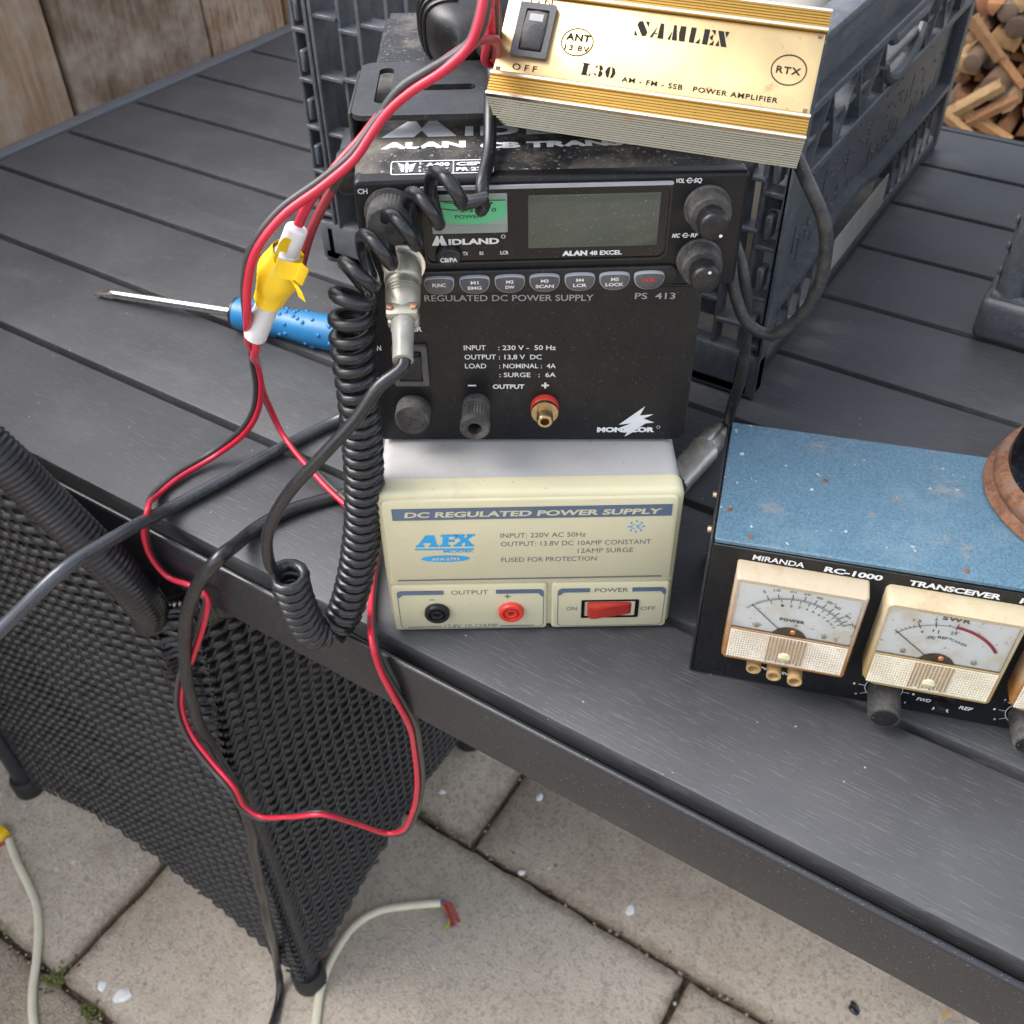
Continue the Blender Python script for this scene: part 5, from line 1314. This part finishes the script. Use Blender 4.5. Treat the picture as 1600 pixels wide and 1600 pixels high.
def meter(x0, shell, ribm, kind, rc):
    x1, z0, z1, L = x0 + 59.6, 29.6, 88, 12.2
    x0, x1, z0, z1, L = (v * .001 for v in (x0, x1, z0, z1, L))
    bm = nb(); zr = z0 + .0236                     # sill between ribbed skirt and window
    oo = rr_pts(x0, z0, x1, z1, rc, 4); ii = rr_pts(x0 + .0022, zr, x1 - .0022, z1 - .0030, (.0004, .0004, .0012, .0012), 4)
    t = nb(); n = len(oo)
    cx, cz = (x0 + x1) / 2, (z0 + z1) / 2
    back = [t.verts.new((x, -.0006, z)) for x, z in oo]
    sh = [t.verts.new((cx + (x - cx) * .995, -L + .0016, cz + (z - cz) * .995)) for x, z in oo]
    fr = [t.verts.new((cx + (x - cx) * .962, -L, cz + (z - cz) * .962)) for x, z in oo]
    inn = [t.verts.new((x, -L, z)) for x, z in ii]; deep = [t.verts.new((x, -.0106, z)) for x, z in ii]
    for a, b in ((back, sh), (sh, fr), (fr, inn), (inn, deep)):
        for k in range(n): t.faces.new((a[k], a[(k + 1) % n], b[(k + 1) % n], b[k]))
    bmesh.ops.recalc_face_normals(t, faces=t.faces[:]); merge(bm, t)
    me = obj('meter', bm, M[shell], mo)
    # ribbed frosted skirt
    bm = nb(); nx = 46
    for i in range(nx):
        xa = x0 + .0024 + (x1 - x0 - .0048) * i / nx
        for j in range(12):
            za = z0 + .0024 + (zr - z0 - .0032) * j / 12; dx = (x1 - x0 - .0048) / nx; dz = (zr - z0 - .0032) / 12
            q = [bm.verts.new((xa, -L - .0001, za)), bm.verts.new((xa + dx, -L - .0001, za)), bm.verts.new((xa + dx, -L - .0001, za + dz)), bm.verts.new((xa, -L - .0001, za + dz)), bm.verts.new((xa + dx * .45, -L - .00042, za + dz * .5))]
            for k in range(4): bm.faces.new((q[k], q[(k + 1) % 4], q[4]))
    obj('ribbed_skirt', bm, M[ribm], me, smooth=False)
    bm = nb()                                       # the dark movement shows as a brown patch through the skirt's ribs
    for k in range(11):
        xa = cx - .0090 + k * .00165; box(bm, (xa, -L - .00062, z0 + .004 + .0006 * (k % 3)), (xa + .0006, -L - .0002, zr - .0012))
    obj('movement_bars', bm, M['tan_dark'], me)
    bm = nb(); flat(bm, ii, -.0107); obj('dial', bm, M['dial'], me, smooth=False)
    dy = -.0109; bm = nb(); sx0 = x0 * 1000
    px, pz = cx * 1000 - .3, 49.6                        # pivot
    flat(bm, [mm(px + 8.6 * math.cos(R(a)), max(zr * 1000, pz + 9.0 * math.sin(R(a)))) for a in range(0, 181, 10)], dy - .0002)
    obj('movement', bm, M['movement'], me, smooth=False)
    bm = nb(); lathe(bm, [(.0016, 0), (.0012, .0012), (0, .0014)], mm(px + 1.2, -11.0, 56.4), (0, -1, 0), 10); obj('pivot', bm, M['orange'], me)
    bm = nb(); rb = 25.8
    P = lambda a, r: mm(px + r * math.cos(R(a)), pz + 1.6 + r * math.sin(R(a)))
    if kind == 'power':
        stroke(bm, [P(a, 26.6) for a in range(144, 29, -4)], .00028, dy - .0001); stroke(bm, [P(a, 27.4) for a in range(144, 29, -4)], .00018, dy - .0001)
        for i, a in enumerate((118, 108, 95, 84, 74, 65, 57, 50, 44, 38, 33)):
            stroke(bm, [P(a, 27.0), P(a, 30)], .0004, dy - .00012)
            s_ = ('5', '10', '20', '30', '40', '50', '60', '', '80', '', '200')[i]
            if s_:
                w = .75 * len(s_); q = P(a, 32.2); text(bm, s_, q[0] - w * .001, q[1] - .0008, q[0] + w * .001, .0017, dy - .0001, 0, 0, rot=R(a - 90) * .7)
        for i, a in enumerate((117, 106, 96, 87, 78, 70, 62, 55, 48, 42, 36)):
            stroke(bm, [P(a, 26.4), P(a, 24.4)], .00035, dy - .00012); q = P(a, 22.4)
            if i != 0: text(bm, ('', '1', '2', '3', '4', '5', '6', '7', '8', '9', '10')[i], q[0] - .0006, q[1] - .0008, q[0] + .0007, .0016, dy - .0001, 0, rot=R(a - 90) * .6)
        text(bm, 'POWER', *mm(px - 6, 62.4, px + 5.6, 2.1), dy - .0001, .05, spacing=1.15)
    else:
        stroke(bm, [P(a, 26.6) for a in range(144, 83, -4)], .00028, dy - .0001)
        for a, s1, s2 in ((118, '1.5', '4'), (103, '2', '11'), (84, '', '25')):
            stroke(bm, [P(a, 25.2), P(a, 29)], .0005, dy - .00012); q = P(a, 30.4); w = .6 * len(s1)
            if s1: text(bm, s1, q[0] - w * .001, q[1] - .0008, q[0] + w * .001, .0016, dy - .0001, .01)
            q = P(a, 22.8); w = .7 * len(s2)
            text(bm, s2, q[0] - w * .001, q[1] - .001, q[0] + w * .001, .0019, dy - .0001, .01)
        text(bm, 'SWR', *mm(px - 4.6, 81.4, px + 7.4, 2.7), dy - .0001, .03, spacing=1.15)
        for s_, a, w in (('(%)', 108, 3), ('REF', 94, 4.2)): q = P(a, 18.6); text(bm, s_, q[0] - w * .0005, q[1] - .001, q[0] + w * .0005, .0018, dy - .0001, .02)
        q = P(79, 18.6); text(bm, 'POWER', q[0] - .0024, q[1] - .0004, q[0] + .0065, .0017, dy - .0001, .0, rot=R(-20))
        for a in (135, 131, 127, 123, 91): stroke(bm, [P(a, 26.6), P(a, 28)], .0003, dy - .00012)
    obj('scale', bm, M['greyink'], me, smooth=False)
    if kind == 'swr':
        bm = nb(); stroke(bm, [P(a, 26.8) for a in range(84, 31, -4)], .0016, dy - .00015); obj('red_zone', bm, M['swr_red'], me, smooth=False)
    bm = nb(); na = 136 if kind == 'power' else 140
    stroke(bm, [P(na, 7), P(na, 27.5 if kind == 'power' else 29)], .0004, dy - .0004); obj('needle', bm, M['blackink'], me, smooth=False)
    bm = nb()
    for s_ in (-1, 1): lathe(bm, [(.0015, 0), (.0013, .0008), (0, .001)], mm(px + s_ * 15.6, -10.8, 56.6), (0, -1, 0), 12)
    obj('dial_screw', bm, M['nickel'], me)
    bm = nb(); lathe(bm, [(.0032, 0), (.0031, .0008), (.0026, .0012), (0, .0012)], mm(px + .2, -12.2, 38.6), (0, -1, 0), 24); box(bm, mm(px - 2.3, -13.6, 38.2), mm(px + 2.7, -13.2, 39.0), 0)
    obj('zero_screw', bm, M['cream'], me)
    bm = nb(); f = flat(bm, ii, -L + .0004); obj('window_glass', bm, M['glass'], me, smooth=False)
    return me
meter(12.5, 'shellA', 'ribA', 'power', (.0015, .0015, .0015, .0015))
meter(79.3, 'shellB', 'ribB', 'swr', (.006, .002, .002, .003))
meter(146.0, 'shellA', 'ribA', 'power', (.006, .002, .002, .003))
for (x, L) in ((29.6, 9.6), (39.6, 11.8), (49.8, 12.8)):
    bm = nb(); lathe(bm, [(.0036, 0), (.0036, L * .001), (.0027, L * .001 + .0001), (.0024, L * .001 - .003), (0, L * .001 - .003)], mm(x, -.6, 22.4), (0, -1, 0), 28); obj('push_button', bm, M['tan'], mo)
for kx in (94.2, 160.6):
    bm = nb(); lathe(bm, [(.0074, 0), (.0078, .001), (.0078, .0168), (.0074, .0182), (.0066, .0186), (0, .0186)], mm(kx, -.6, 14.5), (0, -1, 0), 64, knurl=(.0005, .0170, .0004)); k = obj('knob', bm, M['knob'], mo)
    bm = nb(); lathe(bm, [(.0062, 0), (.0055, .0004), (0, .0004)], mm(kx, -19.2, 14.5), (0, -1, 0), 32); flat(bm, [mm(*p) for p in ellipse(kx - 5.2, 14.2, .6, .6, 10)], -.0198, 1); obj('knob_face', bm, [M['blk_plastic'], M['brass']], k)
bm = nb(); box(bm, mm(118.0, -1.0, 12.6), mm(127.6, -.4, 16.0), .0002, 1); box(bm, mm(118.6, -7.6, 12.2), mm(123.6, -.8, 16.2), .0008, 2); obj('slide_switch', bm, M['blk_plastic'], mo)

# rust-rimmed round base standing half on the monitor
bm = nb(); lathe(bm, [(.0535, 0), (.0545, .0010), (.0540, .0024), (.0520, .0036), (.0510, .0052), (.0516, .0070), (.0518, .0095), (.0505, .0125), (.0485, .0142), (.0465, .0146)], (0, 0, 0), (0, 0, 1), 72, capend=False)
rb_ = empty('magnet_base', Matrix.Translation((.0440, .1850, H + .0007)), 'round rusty rimmed magnet base with black hub standing on the blue monitor', 'magnet base')
obj('rusty_rim', bm, M['rust'], rb_, angle=50)
bm = nb(); lathe(bm, [(.0470, .010), (.0468, .0148), (.0440, .0300), (.0428, .0312), (.0330, .0318), (0, .0320)], (0, 0, 0), (0, 0, 1), 64); obj('hub', bm, M['gloss_black'], rb_)
bm = nb(); lathe(bm, [(.053, -.0004), (.053, .0006)], (0, 0, 0), (0, 0, 1), 48); obj('underside_pad', bm, M['foot'], rb_)

# ------------------------------------------------------------------ screwdriver
sdv = empty('screwdriver', Matrix.Translation(at(440, 510, 0)), 'flat bladed screwdriver with bumpy blue handle lying on the table', 'screwdriver')
si = sdv.matrix_world.inverted()
A = si @ at(152, 456, .0035); B = si @ at(372, 489, .0128); d = (B - A).normalized(); d2 = Vector((d.x, d.y, 0)).normalized()
bm = nb(); tube(bm, [A + d * t for t in (.016, .025, .06, .1, (B - A).length + .004)], .0037, 14)
q = axis_m(A, d); sq = []
side = d.cross(Vector((0, 0, 1))).normalized(); up = side.cross(d)
for (t_, a, b) in ((0.0, .0044, .0006), (.006, .0046, .0010), (.012, .0042, .0022), (.018, .0037, .0036)):
    sq.append([A + d * t_ + side * a * math.copysign(abs(math.cos(R(k * 30))) ** .5, math.cos(R(k * 30))) + up * b * math.copysign(abs(math.sin(R(k * 30))) ** .5, math.sin(R(k * 30))) for k in range(12)])
loft(bm, sq); obj('blade', bm, M['chrome'], sdv)
bm = nb(); lathe(bm, [(.0085, -.0022), (.0118, -.0015), (.0122, .001)], B, d2, 28); obj('collar', bm, M['frame'], sdv)
bm = nb(); prof = [(.0121, .0008), (.0126, .005), (.0128, .020), (.0118, .028), (.0110, .036), (.0114, .046), (.0128, .060), (.0132, .078), (.0126, .095), (.0105, .104), (.005, .107), (0, .1072)]
lathe(bm, prof, B, d2, 36)
for k in range(60):
    h = rnd.uniform(.014, .098); a = rnd.uniform(0, 6.28)
    rr = .0124
    for (r0, h0), (r1, h1) in zip(prof, prof[1:]):
        if h0 <= h <= h1: rr = r0 + (r1 - r0) * (h - h0) / (h1 - h0)
    m_ = axis_m(B, d2); p = m_ @ Vector((rr * math.cos(a), rr * math.sin(a), h)); nd = m_.to_3x3() @ Vector((math.cos(a), math.sin(a), 0))
    lathe(bm, [(.0017, -.0004), (.0015, .0006), (.0008, .0011), (0, .0012)], p, nd, 10)
obj('handle', bm, M['blue_grip'], sdv)

# ------------------------------------------------------------------ cables
def cable(name, pts, r, mat, label, cat='cable', n=10, step=.004):
    bm = nb(); tube(bm, smooth_path(pts, step), r, n); return tag(obj(name, bm, M[mat]), label, cat)
def jit(pts, amp, f=30):
    return [p + Vector((noise.noise(p * f), noise.noise(p * f + Vector((9, 0, 0))), noise.noise(p * f + Vector((0, 9, 0))))) * amp for p in pts]
c1 = [at(600, 622, .030), at(530, 655, .006), at(430, 705, .0045), at(330, 760, .0045), at(262, 796, .006), aty(218, 818, -.022), aty(165, 848, -.05), aty(100, 890, -.078), aty(0, 985, -.115), aty(-120, 1100, -.16), Vector((-.60, -.25, -.34)), Vector((-.66, -.33, -.62)), Vector((-.74, -.40, GZ + .005)), Vector((-.95, -.52, GZ + .005))]
cable('mains_cable', c1, .0041, 'cable_grey', 'grey black mains cable running off to the left edge in front of the chair back', step=.006)
c2 = [at(600, 752, .012), at(545, 770, .0045), at(440, 803, .0045), at(385, 836, .006), aty(345, 868, -.017), aty(308, 915, -.026), aty(291, 975, -.029), aty(290, 1040, -.030), aty(303, 1105, -.031), aty(330, 1170, -.033), aty(366, 1225, -.036), aty(388, 1280, -.037), aty(398, 1340, -.037), aty(410, 1400, -.036), aty(424, 1460, -.034), at(434, 1515, GZ + .03), at(438, 1552, GZ + .005), at(430, 1590, GZ + .005), at(410, 1640, GZ + .005)]
cable('mains_cable', jit(smooth_path(c2, .01), .0016), .0042, 'cable', 'black mains cable curving over the table edge and down past the chair to the paving', step=.006)
co = [SAMM @ Vector(mm(56, 36, 6)), atm(1243, 243, .052), atm(1262, 285, .040), atm(1286, 340, .034), atm(1291, 385, .036), atm(1278, 450, .038), atm(1250, 495, .042), atm(1205, 523, .048), atm(1170, 508, .054), atm(1150, 465, .058), atm(1142, 420, .062), atm(1143, 385, .070), atm(1140, 360, .085), atm(1130, 340, .12)]
cable('coax_cable', co, .0033, 'coax', 'dusty black coaxial cable looping from the gold amplifier to the back of the radio', step=.005)
cx_ = empty('coax_cable', Matrix.Translation(at(1095, 705, 0)), 'black coaxial cable ending in a knurled metal plug on the table beside the blue monitor', 'cable')
ci = cx_.matrix_world.inverted()
pa, pb = at(1128, 672, .0125), at(1068, 738, .0098); pd = (pb - pa).normalized()
up_ = [atm(1138, 350, .13), atm(1149, 385, .085), atm(1160, 420, .074), atm(1166, 470, .072), atm(1165, 540, .076), atm(1155, 600, .082), atm(1143, 636, .086), pa - pd * .006, pa + pd * .004]
bm = nb(); tube(bm, [ci @ p for p in smooth_path(up_, .005)], .0033, 10); obj('sheath', bm, M['coax'], cx_)
bm = nb(); lathe(bm, [(.0036, 0), (.0056, .0002), (.0060, .0010), (.0060, .0090), (.0060, .0092), (.0080, .0093), (.0084, .0098), (.0084, .0212), (.0078, .0215)], ci @ pa, pd, 36); pl = obj('plug_barrel', bm, M['nickel'], cx_)
bm = nb()
lathe(bm, [(.0078, .0216), (.0090, .0219), (.0092, .0222)], ci @ pa, pd, 72)
nseg = 44; mw = axis_m(ci @ pa, pd)
rings = []
for j in range(33):
    h = .0222 + .0380 * j / 32
    rings.append([bm.verts.new(mw @ Vector(((.0092 + (.0005 if (i + j) % 2 else -.0005)) * math.cos(2 * math.pi * i / nseg), (.0092 + (.0005 if (i + j) % 2 else -.0005)) * math.sin(2 * math.pi * i / nseg), h))) for i in range(nseg)])
for a, b in zip(rings, rings[1:]):
    for i in range(nseg): bm.faces.new((a[i], a[(i + 1) % nseg], b[(i + 1) % nseg], b[i]))
bm.faces.new(rings[-1]); obj('knurled_ring', bm, M['nickel'], pl, smooth=False)

# red and black twin lead with its taped fuse holder
tl = empty('twin_power_lead', Matrix.Translation(at(400, 610, 0)), 'red and black twin power lead with a white fuse holder wrapped in yellow tape', 'cable')
ti = tl.matrix_world.inverted()
def twin(path, r=.00215, ph=0.0, mats=('red', 'black_wire'), sep=1.0, flip=()):
    P = smooth_path(path, .003); T, U = frames(P, (0, 0, 1)); acc = 0
    two = [[], []]
    tot = sum((P[i] - P[i - 1]).length for i in range(1, len(P)))
    for i, p in enumerate(P):
        if i: acc += (P[i] - P[i - 1]).length
        v = (p - CAMLOC).normalized(); side = T[i].cross(v).normalized(); dep = side.cross(T[i])
        a = ph + 1.9 * noise.noise(Vector((acc * 9, 2.2, .5)))
        for (c0, wd) in flip: a += math.pi / (1 + math.exp(-(acc / tot - c0) / wd))
        o_ = (side * math.cos(a) + dep * math.sin(a)) * r * sep
        two[0].append(ti @ (p + o_)); two[1].append(ti @ (p - o_))
    for q, m in zip(two, mats):
        bm = nb(); tube(bm, q, r, 9); obj('red_wire' if 'red' in m else 'black_wire', bm, M[m], tl)
up1 = [SAMM @ Vector(mm(-63, 18, 20)), SAMM @ Vector(mm(-70, 20, 14)), atm(770, 40, .012), atm(760, -30, -.003), atm(748, 30, -.010), atm(732, 72, -.012), atm(695, 108, -.013), atm(642, 142, -.012), atm(606, 172, -.012), atm(580, 205, -.014), atm(552, 245, -.018), atm(505, 285, -.022), atm(440, 333, -.026), atm(398, 388, -.028), atm(385, 440, -.026), atm(386, 500, -.020), at(397, 560, .10), at(404, 605, .07), at(398, 645, .045), at(376, 678, .024), at(330, 712, .007), at(275, 745, .004), at(244, 772, .0045), aty(231, 800, -.0125), aty(227, 832, -.0155), aty(238, 870, -.0160), aty(262, 900, -.0155), aty(300, 917, -.0150), aty(322, 934, -.0160), aty(318, 965, -.020), aty(298, 1025, -.026), aty(283, 1065, -.030), aty(281, 1110, -.036), aty(296, 1150, -.040), aty(330, 1195, -.043), aty(362, 1232, -.046), aty(380, 1262, -.046), aty(405, 1277, -.043), aty(450, 1276, -.036), aty(505, 1271, -.026), aty(560, 1287, -.010), aty(605, 1303, .002), aty(628, 1300, .006), aty(648, 1268, .006), aty(656, 1225, .004), aty(652, 1170, -.002), aty(643, 1130, -.010), aty(618, 1085, -.0150), aty(596, 1045, -.0160), aty(584, 1005, -.0150), at(581, 960, .004), at(584, 910, .004), at(590, 858, .005), at(584, 825, .005), at(548, 792, .0055), at(518, 765, .006), at(492, 738, .0075), at(462, 706, .0105), at(440, 676, .016), at(420, 635, .036), at(408, 605, .064), at(402, 570, .092), atm(400, 540, -.017), atm(403, 520, -.0172), atm(408, 508, -.0175)]
twin(up1, r=.0018, ph=-1.1)
fa, fb = ti @ atm(464, 356, -.020), ti @ atm(398, 527, -.017); fd = (fb - fa).normalized(); FL = (fb - fa).length
bm = nb(); lathe(bm, [(.0026, 0), (.0044, .0003), (.0046, .0012), (.0046, .0120), (.0058, .0130), (.0060, .0145), (.0060, .022), (.0051, .023), (.0051, FL - .0012), (.0046, FL), (.0026, FL), (.0026, FL - .004)], fa, fd, 28)
fh = obj('fuse_holder', bm, M['white_pl'], tl)
bm = nb(); rings = []; q = axis_m(fa, fd)
for k in range(19):
    h = .0120 + .0270 * k / 18; base = .0064 + .0030 * math.exp(-((k - 8) / 5.5) ** 2)
    rings.append([q @ Vector(((base + .0009 * noise.noise(Vector((math.cos(a) * 2.2, math.sin(a) * 2.2, h * 130)))) * math.cos(a), (base + .0009 * noise.noise(Vector((math.cos(a) * 2.2, math.sin(a) * 2.2, h * 130 + 4)))) * math.sin(a), h + .0010 * math.sin(a * 2 + 1))) for a in [2 * math.pi * i / 40 for i in range(40)]])
loft(bm, rings, cap=False)
# loose tape ends standing off the wrap
def strip(bm, pts, wdir, w):
    L = [(p - wdir * w / 2) for p in pts]; Rr = [(p + wdir * w / 2) for p in pts]; th = .0003
    vs = [[bm.verts.new(a), bm.verts.new(b)] for a, b in zip(L, Rr)]
    for a, b in zip(vs, vs[1:]): bm.faces.new((a[0], a[1], b[1], b[0]))
c0 = ti @ atm(447, 420, -.027)
vx = (ti.to_3x3() @ (atm(460, 420, -.027) - atm(447, 420, -.027))).normalized(); 
strip(bm, smooth_path([c0 - vx * .004, c0 + vx * .006 + Vector((0, -.003, 0)), ti @ atm(466, 424, -.031), ti @ atm(477, 434, -.031), ti @ atm(482, 427, -.027)], .002), fd, .0090)
strip(bm, smooth_path([ti @ atm(458, 440, -.030), ti @ atm(466, 452, -.033), ti @ atm(472, 468, -.033)], .002), (fd.cross(Vector((0, 1, 0)))).normalized(), .004)
strip(bm, smooth_path([ti @ atm(434, 402, -.026), ti @ atm(432, 390, -.029), ti @ atm(441, 382, -.028), ti @ atm(452, 386, -.024)], .002), fd, .007)
obj('yellow_tape', bm, M['tape'], fh)
bm = nb(); tube(bm, [ti @ p for p in smooth_path([atm(466, 352, -.020), atm(478, 325, -.019), atm(500, 292, -.017), atm(530, 255, -.015), atm(560, 222, -.011), atm(596, 178, -.009), atm(650, 130, -.009), atm(700, 98, -.008), atm(740, 66, -.006), atm(762, 20, .002), atm(770, -25, .008), SAMM @ Vector(mm(-66, 12, 12))], .003)], .0020, 9); obj('red_wire', bm, M['red'], tl)
bm = nb(); tube(bm, [ti @ p for p in smooth_path([atm(470, 420, -.012), atm(478, 388, -.012), atm(490, 352, -.012), atm(514, 305, -.012), atm(545, 255, -.010), atm(575, 215, -.006), atm(612, 168, -.006), atm(660, 122, -.004), atm(712, 84, -.004), atm(745, 64, .004), atm(772, 62, .012), SAMM @ Vector(mm(-64, 8, 8))], .003)], .0020, 9); obj('red_wire', bm, M['darkred'], tl)['label'] = 'dull dark red wire running behind the fuse holder'
bm = nb(); tube(bm, [ti @ p for p in smooth_path([atm(520, 296, -.013), atm(550, 248, -.013), atm(584, 198, -.010), atm(625, 140, -.010), atm(668, 112, -.010), atm(715, 84, -.009), atm(748, 50, -.006), atm(762, -10, .0), atm(770, -40, .01), SAMM @ Vector(mm(-66, 22, 10))], .003)], .0021, 9); obj('black_wire', bm, M['black_wire'], tl)

# cream cables on the paving
wc = empty('stripped_cable', Matrix.Translation(at(590, 1425, GZ)), 'cream cable on the paving beside the chair foot with bare coloured cores', 'cable')
wi = wc.matrix_world.inverted(); r = .0046; gz = GZ + r
bm = nb(); tube(bm, [wi @ p for p in smooth_path([at(480, 1720, gz), at(493, 1600, gz), at(502, 1540, gz), at(520, 1495, gz), at(552, 1448, gz), at(590, 1424, gz), at(640, 1415, gz), at(688, 1411, gz)], .008)], r, 14); obj('sheath', bm, M['cream_cable'], wc)
def core(pts, mat, name, par, inv, r=.0016): bm = nb(); tube(bm, [inv @ at(*p) for p in pts] if False else smooth_path([inv @ at(*p) for p in pts], .003), r, 8); obj(name, bm, M[mat], par)
core([(684, 1411, gz), (693, 1410, gz), (699, 1412, gz)], 'bluecore', 'core_wire', wc, wi, .0026)
core([(694, 1410, gz + .002), (703, 1413, gz + .002), (710, 1426, gz), (717, 1441, gz - .002)], 'redcore', 'core_wire', wc, wi, .0022)
core([(693, 1412, gz), (698, 1420, gz), (704, 1436, gz - .002), (708, 1447, gz - .002)], 'redcore', 'core_wire', wc, wi, .0022)
core([(690, 1414, gz - .001), (699, 1424, gz - .002), (702, 1440, gz - .002), (695, 1452, gz - .003)], 'greenyel', 'core_wire', wc, wi, .0013)
w2 = empty('stripped_cable', Matrix.Translation(at(60, 1420, GZ)), 'cream cable lying on the paving at the left edge under the chair', 'cable')
wi = w2.matrix_world.inverted()
bm = nb(); tube(bm, [wi @ p for p in smooth_path([at(14, 1312, gz), at(26, 1345, gz), at(44, 1382, gz), at(57, 1415, gz), at(60, 1450, gz), at(57, 1500, gz), at(51, 1545, gz), at(51, 1585, gz), at(58, 1625, gz), at(80, 1700, gz)], .008)], r, 14); obj('sheath', bm, M['cream_cable'], w2)
core([(16, 1314, gz), (6, 1312, gz), (-8, 1318, gz)], 'bluecore', 'core_wire', w2, wi, .0018)
core([(15, 1313, gz), (2, 1320, gz - .001), (-10, 1326, gz)], 'redcore', 'core_wire', w2, wi, .0018)
bm = nb(); c = wi @ at(0, 1302, GZ + .008); box(bm, c - Vector((.010, .007, .007)), c + Vector((.010, .007, .007)), .002); obj('wire_connector', bm, M['tape'], w2)
